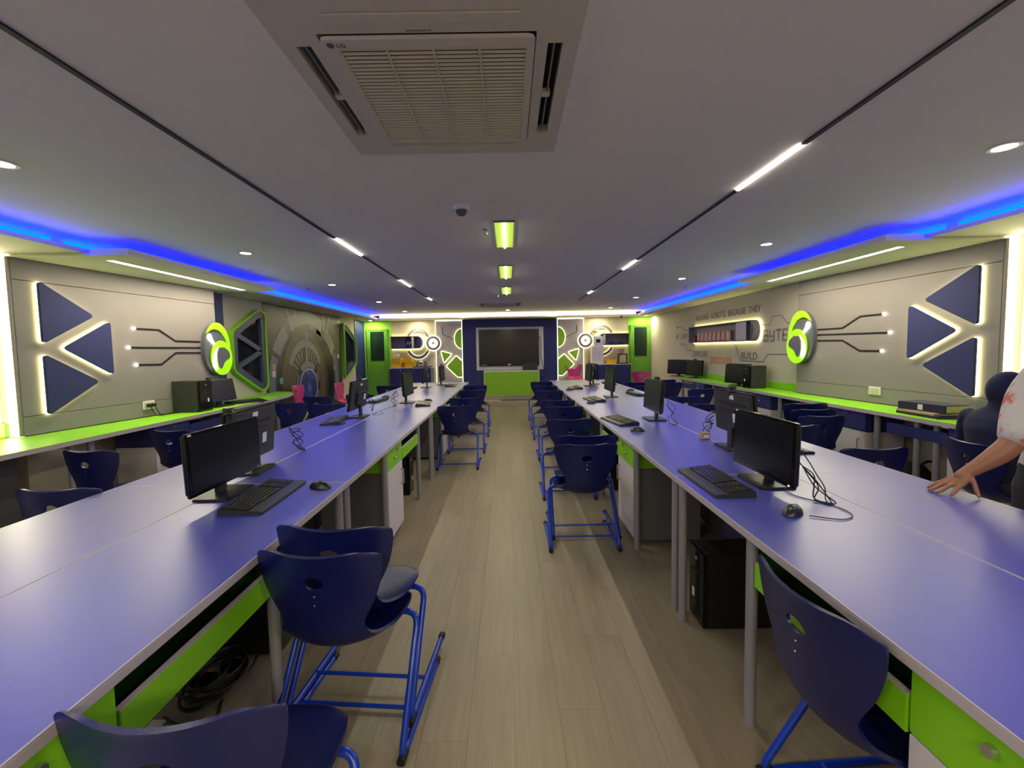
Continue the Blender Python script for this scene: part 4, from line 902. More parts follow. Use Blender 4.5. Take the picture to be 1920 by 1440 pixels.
# ------------------------------------------------------------------ desks
DZ = 0.77
MODS = [(-0.34, 2.29), (2.29, 4.92), (4.92, 7.20), (7.20, 9.48)]
PLACE = ('nearest the camera', 'second from the camera', 'third from the camera', 'farthest from the camera')
leg_mesh = None
def desk_leg(parent, x, y, h=DZ - 0.03):
    global leg_mesh
    if leg_mesh is None: leg_mesh = MB().cyl((0, 0, 0.004), (0, 0, h), 0.021, 14).cyl((0, 0, 0.0), (0, 0, 0.012), 0.0225, 14).mesh('leg', 'steel')
    o = bpy.data.objects.new('leg', leg_mesh); COL.objects.link(o); o.parent = parent; o.location = Vector((x, y, 0)) - parent.location; return o
def desk(s, xa, xb, y0, y1, label, tray=True):
    # xa = user edge, xb = seam edge (absolute x), s = side of the room
    t = thing('desk', label, 'desk', ((xa + xb) / 2, (y0 + y1) / 2, 0), group='navy topped desks')
    d = 1 if xb > xa else -1
    B = lambda x0, y0_, z0, x1, y1_, z1: MB().box(x0, y0_, z0, x1, y1_, z1)
    xe, xf = xa + d * 0.004, xb - d * 0.001
    B(xe, y0 + 0.004, DZ - 0.004, xf - d * 0.004, y1 - 0.004, DZ).build('desktop', 'desk', t, world=True)
    B(xa, y0 + 0.0015, DZ - 0.03, xf, y1 - 0.0015, DZ - 0.0042).build('edge_band', 'edge', t, world=True, bevel=0.002, seg=1)
    MB().ring([(min(xa, xf), y0 + 0.0015), (max(xa, xf), y0 + 0.0015), (max(xa, xf), y1 - 0.0015), (min(xa, xf), y1 - 0.0015)],
              [(min(xe, xf - d * 0.004), y0 + 0.004), (max(xe, xf - d * 0.004), y0 + 0.004), (max(xe, xf - d * 0.004), y1 - 0.004), (min(xe, xf - d * 0.004), y1 - 0.004)],
              lambda a, b: (a, b, DZ - 0.0042), lambda a, b: (a, b, DZ)).build('edge_strip', 'edge', t, world=True, smooth=False)
    for yy in (y0 + 0.05, y0 + 0.78, y0 + 1.93, y1 - 0.05): desk_leg(t, xa + d * 0.03, yy)
    for yy in (y0 + 0.05, y1 - 0.05): desk_leg(t, xb - d * 0.05, yy)
    B(xb - d * 0.020, y0 + 0.1, 0.42, xb - d * 0.004, y1 - 0.1, DZ - 0.031).build('modesty_panel', 'greypanel', t, world=True)
    # pedestal with green drawer and white door
    p0, p1 = y0 + 0.84, y0 + 1.28
    if tray:
        B(xa + d * 0.045, p0, 0.03, xa + d * 0.52, p1, DZ - 0.031).build('pedestal', 'greypanel', t, world=True, bevel=0.002)
        dr = B(xa + d * 0.024, p0 + 0.003, 0.575, xa + d * 0.044, p1 - 0.003, DZ - 0.035).build('drawer', 'lime', t, world=True, bevel=0.0015)
        lk = MB().cyl((xa + d * 0.023 - t.location.x, (p0 + p1) / 2 - t.location.y + 0.05, 0.69), (xa + d * 0.010 - t.location.x, (p0 + p1) / 2 - t.location.y + 0.05, 0.69), 0.012, 12).build('lock', 'brass', dr)
        MB().ball((xa + d * 0.012 - t.location.x, (p0 + p1) / 2 - t.location.y - 0.02, 0.64), (0.012, 0.012, 0.012), 10, 6).build('knob', 'brass', dr)
        B(xa + d * 0.046, p0 - 0.004, 0.575, xa + d * 0.50, p0 - 0.0005, DZ - 0.035).build('drawer_side', 'lime', t, world=True)
        dd = B(xa + d * 0.024, p0 + 0.003, 0.05, xa + d * 0.044, p1 - 0.003, 0.570).build('door', 'door_white', t, world=True, bevel=0.0015)
        X = xa + d * 0.023 - t.location.x; Y = p1 - 0.06 - t.location.y
        MB().tube(fillet([(X, Y, 0.50), (X - d * 0.022, Y, 0.50), (X - d * 0.022, Y, 0.38), (X, Y, 0.38)], 0.01), 0.006, 8).build('handle', 'steel', dd)
        # keyboard tray
        k0, k1 = p1 + 0.004, y0 + 1.90
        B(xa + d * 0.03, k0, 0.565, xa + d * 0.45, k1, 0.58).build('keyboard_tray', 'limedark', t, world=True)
        B(xa + d * 0.022, k0, 0.565, xa + d * 0.036, k1, 0.655).build('tray_front', 'lime', t, world=True, bevel=0.001)
        B(xa + d * 0.022, k0, 0.6555, xa + d * 0.040, k1, 0.6585).build('tray_edge', 'edge', t, world=True)
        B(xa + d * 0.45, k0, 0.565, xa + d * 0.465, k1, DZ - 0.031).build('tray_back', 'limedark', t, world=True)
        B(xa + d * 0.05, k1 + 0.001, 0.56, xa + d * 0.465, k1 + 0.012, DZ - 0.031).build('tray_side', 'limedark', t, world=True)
    return t
for s in (-1, 1):
    for k, (y0, y1) in enumerate(MODS):
        desk(s, s * 0.88, s * 1.49, y0, y1, 'navy topped desk on the aisle side of the %s row, %s' % (sd[s], PLACE[k]))
        desk(s, s * 2.10, s * 1.492, y0, y1, 'navy topped desk on the outer side of the %s row, %s' % (sd[s], PLACE[k]))
# ------------------------------------------------------------------ counters
CZ = 0.835
def counter(name, poly, label, side):
    t = thing('counter', label, 'counter', (side * 3.65, 3.0, 0))
    P = lambda z: (lambda x, y: (x, y, z))
    MB().prism(poly, P(CZ - 0.004), P(CZ)).build('green_top', 'lime', t, world=True)
    MB().prism(inset(poly, -0.001), P(CZ - 0.035), P(CZ - 0.0045)).build('edge_band', 'edge', t, world=True)
    return t
tl = counter('c', [(-3.99, -1.0), (-3.33, -1.0), (-3.30, 6.1), (-3.34, 6.55), (-3.45, 6.9), (-3.62, 7.12), (-3.874, 7.2), (-3.874, 5.44), (-3.9, 5.425), (-3.61, 5.405), (-3.885, 3.44), (-3.98, 3.43), (-3.99, 3.42)], 'long lime green counter along the left wall with a rounded far end', -1)
tr = counter('c', [(3.99, -1.0), (3.40, -1.0), (3.38, 5.0), (3.50, 9.45), (3.822, 9.45), (3.822, 5.62), (3.73, 5.61), (3.88, 3.41), (3.98, 3.40)], 'long lime green counter along the right wall under the lettering', 1)
def cleg(t, x, y):
    MB().cyl((x, y, 0.0), (x, y, CZ - 0.036), 0.024, 14).build('leg', 'steel', t, world=True)
for y in (0.9, 2.4, 3.34, 3.5, 5.2, 5.4, 6.5): cleg(tl, -3.42 if y < 6 else -3.5, y)
for y in (0.9, 2.5, 3.45, 3.62, 4.02, 5.5, 6.2, 7.4, 8.8): cleg(tr, 3.46 + max(0, y - 5) * 0.025, y)
MB().box(-3.97, -1.0, 0.05, -3.80, 3.3, CZ - 0.036).build('back_panel', 'greypanel', tl, world=True)
MB().box(3.80, -1.0, 0.05, 3.97, 3.3, CZ - 0.036).build('back_panel', 'greypanel', tr, world=True)
def counter_unit(s, x, y0, y1, label, tray=True):
    t = thing('counter_cabinet', label, 'cabinet', (s * (x + 0.2), (y0 + y1) / 2, 0), group='cabinets under the wall counters')
    MB().box(s * (x + 0.02), y0, 0.04, s * (x + 0.38), y1, 0.60).build('body', 'door_white', t, world=True, bevel=0.003)
    MB().box(s * (x + 0.02), y0, 0.605, s * (x + 0.38), y1, CZ - 0.037).build('drawer_case', 'navy', t, world=True)
    d = MB().box(s * (x + 0.002), y0 + 0.003, 0.62, s * (x + 0.019), y1 - 0.003, CZ - 0.04).build('drawer', 'navy', t, world=True, bevel=0.0015)
    MB().cyl((s * (x + 0.001) - t.location.x, (y0 + y1) / 2 - t.location.y, 0.76), (s * (x - 0.010) - t.location.x, (y0 + y1) / 2 - t.location.y, 0.76), 0.013, 10).build('lock', 'brass', d)
    MB().ball((s * (x - 0.006) - t.location.x, (y0 + y1) / 2 + 0.02 - t.location.y, 0.70), 0.012, 10, 6).build('knob', 'brass', d)
    dd = MB().box(s * (x + 0.002), y0 + 0.003, 0.06, s * (x + 0.019), y1 - 0.003, 0.598).build('door', 'door_white', t, world=True, bevel=0.0015)
    X = s * (x + 0.001) - t.location.x; Y = y0 + 0.07 - t.location.y
    MB().tube(fillet([(X, Y, 0.53), (X - s * 0.022, Y, 0.53), (X - s * 0.022, Y, 0.41), (X, Y, 0.41)], 0.01), 0.006, 8).build('handle', 'steel', dd)
    if tray:
        MB().box(s * (x + 0.005), y1 + 0.004, 0.70, s * (x + 0.35), y1 + 0.55, 0.712).build('tray', 'navy', t, world=True)
        MB().box(s * (x + 0.002), y1 + 0.004, 0.65, s * (x + 0.016), y1 + 0.55, 0.745).build('tray_front', 'navy', t, world=True, bevel=0.001)
    return t
counter_unit(-1, 3.345, 4.05, 4.5, 'white cabinet with navy drawer under the left counter, before the tower')
counter_unit(-1, 3.36, 1.75, 2.2, 'white door cabinet with navy drawer under the near left counter')
counter_unit(1, 3.43, 2.9, 3.34, 'white cabinet with navy drawer beside the seated person, right counter')
counter_unit(1, 3.43, 4.12, 4.58, 'white cabinet with navy drawer behind the triple chair stack, right counter')
counter_unit(1, 3.44, 5.65, 6.1, 'white cabinet with navy drawer under the right counter below BYTE')
counter_unit(1, 3.445, 7.6, 8.05, 'white cabinet with navy drawer under the far right counter')
# ------------------------------------------------------------------ chairs
def shell_mesh(name, mt):
    prof = [(0.235, 0.405, 0.165, 0), (0.232, 0.425, 0.185, 0), (0.20, 0.437, 0.20, 0), (0.12, 0.434, 0.210, 0.004), (0.03, 0.424, 0.212, 0.014), (-0.05, 0.416, 0.208, 0.022), (-0.115, 0.417, 0.194, 0.018), (-0.165, 0.432, 0.170, 0.0),
            (-0.195, 0.466, 0.148, -0.010), (-0.207, 0.51, 0.143, -0.016), (-0.214, 0.56, 0.156, -0.022), (-0.222, 0.61, 0.178, -0.028), (-0.231, 0.66, 0.200, -0.034), (-0.242, 0.72, 0.216, -0.040), (-0.252, 0.772, 0.221, -0.044), (-0.258, 0.793, 0.216, -0.046), (-0.262, 0.800, 0.203, -0.047)]
    nu = 14; vs = []; fs = []
    for i, (y, z, w_, cv) in enumerate(prof):
        back = i >= 8
        for k in range(nu + 1):
            u = -1 + 2 * k / nu
            if back: vs.append((u * w_, y - cv * u * u * 1.3, z + (0.012 * u * u if i > 13 else 0) + {8: 0.045, 9: 0.03, 10: 0.014}.get(i, 0) * u * u - (0.018 * max(0, abs(u) - 0.75) * 4 * (1 if i >= 15 else 0))))
            else: vs.append((u * w_, y - (0.045 * u ** 4 if i <= 2 else 0), z + cv * u * u + {4: 0.006, 5: 0.016, 6: 0.034, 7: 0.05}.get(i, 0) * u * u + (0.006 if abs(u) > 0.9 and i > 2 else 0)))
    for i in range(len(prof) - 1):
        for k in range(nu): fs.append((i * (nu + 1) + k, i * (nu + 1) + k + 1, (i + 1) * (nu + 1) + k + 1, (i + 1) * (nu + 1) + k))
    me = bpy.data.meshes.new('tmp'); me.from_pydata(vs, [], fs); o = bpy.data.objects.new('tmp', me); COL.objects.link(o)
    s1 = o.modifiers.new('sub', 'SUBSURF'); s1.levels = 1; s1.render_levels = 1
    s2 = o.modifiers.new('sol', 'SOLIDIFY'); s2.thickness = 0.011; s2.offset = 0
    # hand hole
    ct = MB(); ct.T = Matrix.Translation((0, -0.24, 0.70)); ct.tube([(0, -0.12, 0), (0, 0.12, 0)], 0.024, 20); cm = ct.mesh('cut'); 
    for v in cm.vertices: v.co.x *= 1.45
    co = bpy.data.objects.new('cut', cm); COL.objects.link(co)
    b = o.modifiers.new('bo', 'BOOLEAN'); b.operation = 'DIFFERENCE'; b.object = co; b.solver = 'EXACT'
    dg = bpy.context.evaluated_depsgraph_get(); dg.update(); m2 = bpy.data.meshes.new_from_object(o.evaluated_get(dg)); m2.name = name
    bpy.data.objects.remove(o); bpy.data.objects.remove(co); m2.materials.clear(); m2.materials.append(M[mt])
    bm = bmesh.new(); bm.from_mesh(m2); bmesh.ops.recalc_face_normals(bm, faces=bm.faces)
    es = [e for e in bm.edges if len(e.link_faces) == 2 and e.calc_face_angle(0) > 1.0]
    bmesh.ops.bevel(bm, geom=es, offset=0.0032, segments=2, affect='EDGES', clamp_overlap=True)
    bm.to_mesh(m2); bm.free()
    m2.polygons.foreach_set('use_smooth', [True] * len(m2.polygons)); m2.set_sharp_from_angle(angle=math.radians(50)); return m2
def make_chair(name, label, shellmat, framemat, high=0.0):
    t = thing(name, label, 'chair', (0, 0, 0))
    me = shell_mesh('shell', shellmat)
    if high:
        for v in me.vertices: v.co.z += high
    o = bpy.data.objects.new('shell', me); COL.objects.link(o); o.parent = t
    r = 0.0125
    for s in (-1, 1):
        p = fillet([(s * 0.10, 0.10, 0.402 + high), (s * 0.243, 0.10, 0.402 + high), (s * 0.248, -0.165, r), (s * 0.248, 0.335, r)], 0.055, 6)
        MB().tube(p, r, 10).build('side_frame', framemat, t)
        MB().tube([(s * 0.248, -0.168, r + 0.001), (s * 0.248, -0.120, r + 0.001)], r + 0.0035, 10).build('foot_cap', 'rubber', t)
        MB().tube([(s * 0.248, 0.325, r + 0.001), (s * 0.248, 0.352, r + 0.001)], r + 0.0035, 10).build('foot_cap', 'rubber', t)
    MB().tube([(-0.245, 0.06, 0.02), (0.245, 0.06, 0.02)], 0.008, 8).build('crossbar', framemat, t)
    MB().tube([(-0.10, 0.10, 0.402 + high), (0.10, 0.10, 0.402 + high)], r, 8).build('seat_bar', framemat, t)
    for s in (-1, 1): MB().ball((s * 0.0, -0.2335 - 0.0075 + (0.001 if s > 0 else 0), 0.655 - 0.03 * (s < 0) + high), (0.004, 0.003, 0.004), 8, 5).build('rivet', 'chrome', t)
    return t
CH = make_chair('school_chair', '', 'chair', 'frame'); remember(CH); first = [True]
def chair(x, yb, rz, label, z=0.0, group='blue plastic school chairs'):
    # yb = where the top of the back is
    a = math.radians(rz); ox, oy = 0.258 * math.sin(a) * -1, 0.258 * math.cos(a)
    loc = (x + ox, yb + oy, z)
    if first[0]:
        first[0] = False; CH.location = loc; CH.rotation_euler = (0, 0, a); CH['label'] = label; CH['group'] = group; return CH
    return dup(CH, loc, a, label, group)
CHAIRS = [
 (-0.66, 0.735, 1, 'blue chair at the bottom left, nearest the camera, partly out of frame', 0),
 (-0.662, 1.375, -5, 'lower blue chair of the stacked pair in the left aisle near the camera', 0),
 (-0.655, 1.49, -5, 'upper blue chair of the stacked pair in the left aisle near the camera', 0.04),
 (-0.65, 5.12, 0, 'blue chair in the left aisle, nearest of the distant row of four', 0),
 (-0.62, 5.96, 0, 'blue chair in the left aisle, second of the distant row of four', 0),
 (-0.615, 7.12, 0, 'blue chair in the left aisle, third of the distant row of four', 0),
 (-0.64, 8.08, 0, 'blue chair in the left aisle, farthest of the distant row of four', 0),
 (0.53, 2.93, 0, 'lower blue chair of the stacked pair in the right aisle', 0),
 (0.56, 3.06, 0, 'upper blue chair of the stacked pair in the right aisle', 0.035),
 (0.57, 4.0, 0, 'blue chair in the right aisle, first one beyond the stacked pair', 0),
 (0.63, 4.89, 0, 'blue chair in the right aisle, second one beyond the stacked pair', 0),
 (0.63, 5.51, 0, 'blue chair in the right aisle, third one beyond the stacked pair', 0),
 (0.64, 6.79, 0, 'blue chair in the right aisle, fourth one beyond the stacked pair', 0),
 (0.65, 7.68, 0, 'blue chair in the right aisle, fifth one beyond the stacked pair', 0),
 (0.655, 8.69, 0, 'blue chair in the right aisle, farthest one from the camera', 0),
 (0.755, 1.135, -86, 'blue chair at the lower right pushed sideways up to the near right desk', 0),
 (-2.32, 2.13, 0, 'blue chair behind the near left desk, only its back rim showing', 0),
 (-2.34, 5.53, 0, 'blue chair behind the left row by the mural, at desk three', 0),
 (-2.36, 6.75, 0, 'blue chair behind the left row in front of the green door, nearer one', 0),
 (-2.38, 8.4, 0, 'blue chair behind the left row near its far end', 0),
 (-3.02, 3.02, -6, 'blue chair facing the left counter below the triangles, nearest one', 0),
 (-3.02, 3.78, -6, 'blue chair beside the white cabinet at the left counter', 0),
 (-2.98, 4.85, -4, 'blue chair at the left counter in front of the black tower', 0),
 (-2.95, 5.75, 0, 'blue chair at the rounded end of the left counter, nearer one', 0),
 (-2.92, 6.5, 0, 'blue chair at the rounded end of the left counter, farther one', 0),
 (2.325, 2.66, 0, 'blue chair behind the near right desk, only its back rim showing', 0),
 (2.345, 3.47, 0, 'blue chair behind the near right monitors, left of the triple stack', 0),
 (2.90, 3.92, 0, 'lowest and nearest chair of the triple stack by the right counter', 0),
 (2.92, 4.06, 0, 'middle chair of the triple stack by the right counter', 0.04),
 (2.94, 4.20, 0, 'top and farthest chair of the triple stack by the right counter', 0.08),
 (2.98, 5.55, 0, 'lower chair of the stacked pair at the right counter under BYTE', 0),
 (3.0, 5.68, 0, 'upper chair of the stacked pair at the right counter under BYTE', 0.04),
 (2.98, 6.6, 8, 'blue chair at the right counter in front of the black tower, nearer one', 0),
 (2.98, 7.9, 0, 'lower chair of the far stacked pair by the right counter', 0),
 (2.94, 8.1, 0, 'upper chair of the far stacked pair by the right counter', 0.04),
 (2.33, 4.9, 0, 'blue chair behind the right row at the second desk', 0),
 (2.33, 5.65, 0, 'blue chair behind the right row at the third desk', 0),
 (2.36, 7.3, 0, 'blue chair behind the right row at the far desk, nearer one', 0),
 (2.40, 8.1, 0, 'blue chair behind the right row at the far desk, farther one', 0),
]
for c in CHAIRS: chair(*c[:4], z=c[4])
MG = make_chair('magenta_chair', 'magenta chair on the platform below the right lime half disc', 'magenta', 'white', 0.10); remember(MG)
MG.location = (1.76, 11.44 + 0.0, PLAT); MG.rotation_euler = (0, 0, PI); MG['group'] = 'magenta chairs'
dup(MG, (3.05, 9.75, 0), PI, 'magenta chair near the right green door behind the blue chairs'); dup(MG, (-2.95, 8.0, 0), -PI / 2, 'magenta chair by the far left window turned to the right'); dup(MG, (-3.5, 7.56, 0), -PI / 2, 'magenta chair in front of the mural by the end of the left counter')
# ------------------------------------------------------------------ computers
def monitor(x, y, rz, label, w_=0.54, z0=0.83, h_=0.305, zb=DZ, webcam=None, backpc=False, stickers=True, tilt=4, led='label'):
    t = thing('monitor', label, 'monitor', (x, y, zb)); t.rotation_euler = (0, 0, math.radians(rz)); b = z0 - zb; T = Matrix.Translation((0, 0, b)) @ Matrix.Rotation(math.radians(-tilt), 4, 'X')
    def tb(*a):
        q = MB(); q.T = T; return q.box(*a)
    tb(-w_ / 2, -0.012, 0, w_ / 2, 0.006, h_).build('bezel', 'blackgloss', t, bevel=0.003)
    tb(-w_ / 2 + 0.014, -0.0135, 0.022, w_ / 2 - 0.014, -0.0122, h_ - 0.014).build('screen', 'screen', t)
    bc = tb(-w_ / 2 + 0.008, 0.0065, 0.008, w_ / 2 - 0.008, 0.022, h_ - 0.008).build('back_cover', 'backgrey', t, bevel=0.006)
    tb(-0.14, 0.0225, 0.05, 0.14, 0.045, 0.20).build('back_bulge', 'black', t, bevel=0.01)
    tb(-0.2, 0.0222, h_ * 0.70, 0.2, 0.0245, h_ * 0.74).build('vent_groove', 'slot', t)
    MB().box(-0.035, 0.03, 0.012, 0.035, 0.05, b + 0.14).build('stand_neck', 'black', t, bevel=0.004)
    MB().prism(round_poly(R4(-0.12, -0.07, 0.12, 0.11), 0.03), lambda a, c: (a, c, 0.0), lambda a, c: (a, c, 0.012)).build('stand_base', 'black', t, bevel=0.003)
    tb(w_ / 2 - 0.032, -0.0142, 0.008, w_ / 2 - 0.026, -0.0124, 0.014).build('power_light', led, t)
    if stickers:
        tb(-w_ / 2 + 0.012, -0.0142, h_ - 0.012, -w_ / 2 + 0.032, -0.0124, h_ - 0.004).build('corner_sticker', 'label', t)
        tb(-0.11, 0.0455, 0.10, -0.06, 0.0465, 0.16).build('back_label', 'label', t)
        tb(-0.04, 0.0226, h_ - 0.055, 0.02, 0.0236, h_ - 0.025).build('back_label', 'label', t)
    if webcam is not None:
        c = thing('webcam', 'small black webcam clipped on top of the ' + label.split(',')[0], 'webcam', (x, y, zb)); c.rotation_euler = t.rotation_euler
        c['label'] = webcam[1]; a = webcam[0]
        def ct():
            q = MB(); q.T = T @ Matrix.Translation((a, 0, h_)); return q
        ct().box(-0.035, -0.018, 0.004, 0.035, 0.02, 0.03).build('body', 'black', c, bevel=0.008); ct().cyl((0, -0.019, 0.017), (0, -0.026, 0.017), 0.010, 14).build('lens', 'glassdark', c)
        ct().box(-0.018, 0.0235, -0.035, 0.018, 0.030, 0.0035).build('clip', 'backgrey', c, bevel=0.002)
        ct().cyl((0, 0.021, 0.017), (0, 0.024, 0.017), 0.009, 12).build('badge', 'chrome', c)
    return t
KB = None
def keyboard(x, y, rz, label, z=DZ):
    global KB
    if KB is None:
        KB = thing('keyboard', label, 'keyboard', (x, y, z), group='black keyboards on the desks')
        prof = [(-0.10, 0.0), (-0.10, 0.012), (-0.085, 0.016), (-0.045, 0.016), (0.085, 0.030), (0.09, 0.0)]
        mb = MB(); mb.prism(prof, lambda a, b: (-0.228, a, b), lambda a, b: (0.228, a, b)); mb.build('case', 'black', KB, bevel=0.003)
        kk = MB(); kz = lambda yy: 0.0165 + (yy + 0.045) * 0.1077
        for r_ in range(6):
            yy = -0.036 + 0.0198 * r_
            cols = [(-0.215 + 0.0192 * c, 0.0165) for c in range(15)] + [(0.09 + 0.0192 * c, 0.0165) for c in range(3)] + [(0.155 + 0.0192 * c, 0.0165) for c in range(3)]
            if r_ == 0: cols = [(-0.215, 0.022), (-0.188, 0.018), (-0.166, 0.018), (-0.144, 0.11), (-0.030, 0.018), (-0.008, 0.018), (0.014, 0.018), (0.036, 0.036)] + cols[15:]
            for (cx_, w2) in cols: kk.box(cx_, yy, kz(yy) + 0.0005, cx_ + w2, yy + 0.0165, kz(yy) + 0.007)
        k_ = kk.build('keys', 'key', KB, bevel=0.0012, seg=1); k_['kind'] = 'stuff'
        KB.rotation_euler = (0, 0, math.radians(rz)); remember(KB); return KB
    return dup(KB, (x, y, z), math.radians(rz), label)
MS = None
def mouse(x, y, rz, label, z=DZ, cord=None):
    global MS
    if MS is None:
        MS = thing('mouse', label, 'mouse', (x, y, z), group='black mice on the desks')
        mb = MB().ball((0, 0, 0.0), (0.034, 0.062, 0.037), 18, 10); mb.v = [(a, b, max(0.002, c)) for a, b, c in mb.v]; mb.build('body', 'key', MS)
        MB().cyl((-0.004, 0.028, 0.0255), (0.004, 0.028, 0.0255), 0.008, 10).build('wheel', 'rubber', MS); MS.rotation_euler = (0, 0, math.radians(rz)); remember(MS); return MS
    return dup(MS, (x, y, z), math.radians(rz), label)
def cord(name, pts, r, label, cat='cable', n=6):
    t = MB().tube(smooth_path(pts, n), r, 6).build(name, 'cable'); return tag(t, label, cat)
monitor(-1.41, 2.13, 90, 'large black monitor facing the aisle on the near left desk', w_=0.54, z0=0.835, h_=0.285, tilt=2)
keyboard(-1.19, 2.06, 92, 'black keyboard in front of the near left monitor'); mouse(-0.985, 2.20, 75, 'black mouse beside the near left keyboard at the desk edge')
monitor(-1.56, 2.55, -86, 'black monitor seen from behind on the near left desk row with a webcam', w_=0.56, z0=0.83, h_=0.32, tilt=5, webcam=(-0.02 + 0.25, 'round webcam clipped to the corner of the near left rear monitor'))
monitor(-1.64, 4.62, -89, 'black monitor turned away at the second left desk, standing by the seam', z0=0.86, h_=0.31, tilt=8, webcam=(0.0, 'webcam on top of the turned away second left monitor'))
keyboard(-1.76, 4.34, -80, 'black keyboard behind the turned away second left monitor'); mouse(-1.66, 4.18, -60, 'black mouse near the seam by the second left monitor')
monitor(-1.36, 5.84, 90, 'tall black monitor facing the aisle on the third left desk', z0=0.87, h_=0.32, webcam=(0.05, 'webcam on top of the third left aisle monitor'))
keyboard(-1.13, 5.62, 100, 'black keyboard lying on the third left desk by the aisle'); mouse(-1.12, 5.95, 80, 'black mouse resting beside the third left keyboard')
keyboard(-1.86, 6.05, -95, 'black keyboard on the outer third left desk'); mouse(-1.86, 6.50, -90, 'black mouse alone on the outer third left desk')
monitor(-1.60, 8.2, -88, 'black monitor seen from behind on the far left desk', z0=0.86, webcam=(0.0, 'webcam on top of the far left rear monitor'))
monitor(-1.34, 8.75, 90, 'slim black monitor facing the aisle on the far left desk', z0=0.86, webcam=(0.0, 'webcam on top of the far left aisle monitor'))
keyboard(-1.14, 8.45, 92, 'black keyboard on the far left desk by the aisle'); keyboard(-1.82, 7.9, -90, 'black keyboard on the far left outer desk')
monitor(1.27, 2.15, -90, 'large black monitor facing the aisle on the near right desk', w_=0.52, z0=0.815, h_=0.30, tilt=2, led='ledred')
keyboard(1.035, 2.16, -90, 'black keyboard in front of the near right monitor at the desk edge'); mouse(1.16, 1.74, -50, 'black mouse beside the near right monitor')
cord('loose_cable', [(1.20, 1.70, DZ + 0.006), (1.30, 1.66, DZ + 0.004), (1.375, 1.70, DZ + 0.004), (1.38, 1.80, DZ + 0.004), (1.30, 1.95, DZ + 0.004), (1.33, 2.10, DZ + 0.01)], 0.0022, 'thin black cord looping from the near right mouse')
monitor(1.54, 2.90, 88, 'black monitor seen from behind, back to back with the near right one', w_=0.54, z0=0.86, h_=0.30, tilt=5, webcam=(0.02, 'webcam clipped on top of the rear facing near right monitor'))
keyboard(1.83, 2.92, 90, 'black keyboard behind the near right monitors')
monitor(1.37, 4.12, -92, 'grey faced black monitor facing the aisle on the second right desk', z0=0.855, h_=0.30, webcam=(0.08, 'webcam on top of the second right aisle monitor'))
keyboard(1.03, 4.02, -80, 'black keyboard on the second right desk by the aisle'); mouse(1.06, 3.55, -90, 'black mouse nearer than the second right keyboard')
monitor(1.41, 6.08, -90, 'grey faced black monitor on the third right desk', z0=0.86, h_=0.32, webcam=(0.04, 'webcam on top of the third right monitor'))
keyboard(1.13, 5.72, -85, 'black keyboard on the third right desk by the aisle'); mouse(1.03, 5.40, -90, 'black mouse on the third right desk at the aisle edge')
keyboard(1.87, 6.30, 95, 'black keyboard on the outer third right desk'); mouse(1.93, 6.85, 90, 'black mouse on the outer third right desk')
monitor(1.45, 7.92, -90, 'slim black monitor on the far right desk facing the aisle', z0=0.86, h_=0.31, webcam=(0.0, 'webcam on top of the far right aisle monitor')); monitor(1.66, 8.3, 90, 'black monitor seen from behind on the far right desk', z0=0.86, h_=0.31)
keyboard(1.15, 7.48, -88, 'black keyboard on the far right desk by the aisle'); mouse(1.0, 7.15, -90, 'black mouse on the far right desk at the aisle edge'); keyboard(1.9, 8.2, 90, 'black keyboard on the far right outer desk')
monitor(-3.50, 5.25, 75, 'dark monitor leaning back on the left counter behind the black tower', w_=0.42, zb=CZ, z0=0.90, h_=0.27, tilt=12, webcam=(-0.1, 'small webcam on the monitor behind the left tower'))
keyboard(-3.44, 5.42 + 0.22, 60, 'black keyboard on the left counter beyond the tower', z=CZ)
monitor(3.58, 9.15, -62, 'black monitor at the far end of the right counter, left one of the pair', zb=CZ, z0=0.88); monitor(3.66, 8.52, -80, 'olive reflecting monitor at the far end of the right counter, right one of the pair', zb=CZ, z0=0.88, webcam=(0.0, 'webcam on the right one of the far counter monitors'))
monitor(3.56, 6.72, -78, 'black monitor on the right counter under BUILD', zb=CZ, z0=0.87, h_=0.31)
def tower(x0, x1, y0, y1, z0, h, front, label):
    t = thing('computer_tower', label, 'computer', ((x0 + x1) / 2, (y0 + y1) / 2, z0), group='black computer towers')
    MB().box(x0, y0, z0 + 0.006, x1, y1, z0 + h).build('case', 'backgrey' if z0 > 0.5 else 'black', t, world=True, bevel=0.004)
    f = x0 if front == '-x' else x1; s = -1 if front == '-x' else 1
    fr = MB().box(f + s * 0.0005, y0 + 0.002, z0 + 0.004, f + s * 0.022, y1 - 0.002, z0 + h - 0.002).build('front_panel', 'blackgloss', t, world=True, bevel=0.006)
    L = t.location
    MB().cyl((f + s * 0.0225 - L.x, (y0 + y1) / 2 - L.y, h * 0.86), (f + s * 0.0245 - L.x, (y0 + y1) / 2 - L.y, h * 0.86), 0.010, 14).build('power_button', 'steel', fr)
    MB().box(f + s * 0.0225 - L.x, -0.05, h * 0.66, f + s * 0.0235 - L.x, 0.05, h * 0.70).build('drive_slot', 'slot', fr)
    MB().box(f + s * 0.0225 - L.x, 0.02, h * 0.30, f + s * 0.0235 - L.x, 0.045, h * 0.42).build('sticker', 'label', fr)
    for a in (x0 + 0.03, x1 - 0.03):
        for b in (y0 + 0.03, y1 - 0.03): MB().cyl((a, b, z0), (a, b, z0 + 0.0055), 0.012, 8).build('foot', 'rubber', t, world=True)
    return t
tower(-3.70, -3.42, 4.74, 4.95, CZ, 0.345, '+x', 'black computer tower standing on the left counter'); tower(3.50, 3.72, 6.22, 6.42, CZ, 0.33, '-x', 'black computer tower with white stickers on the right counter')
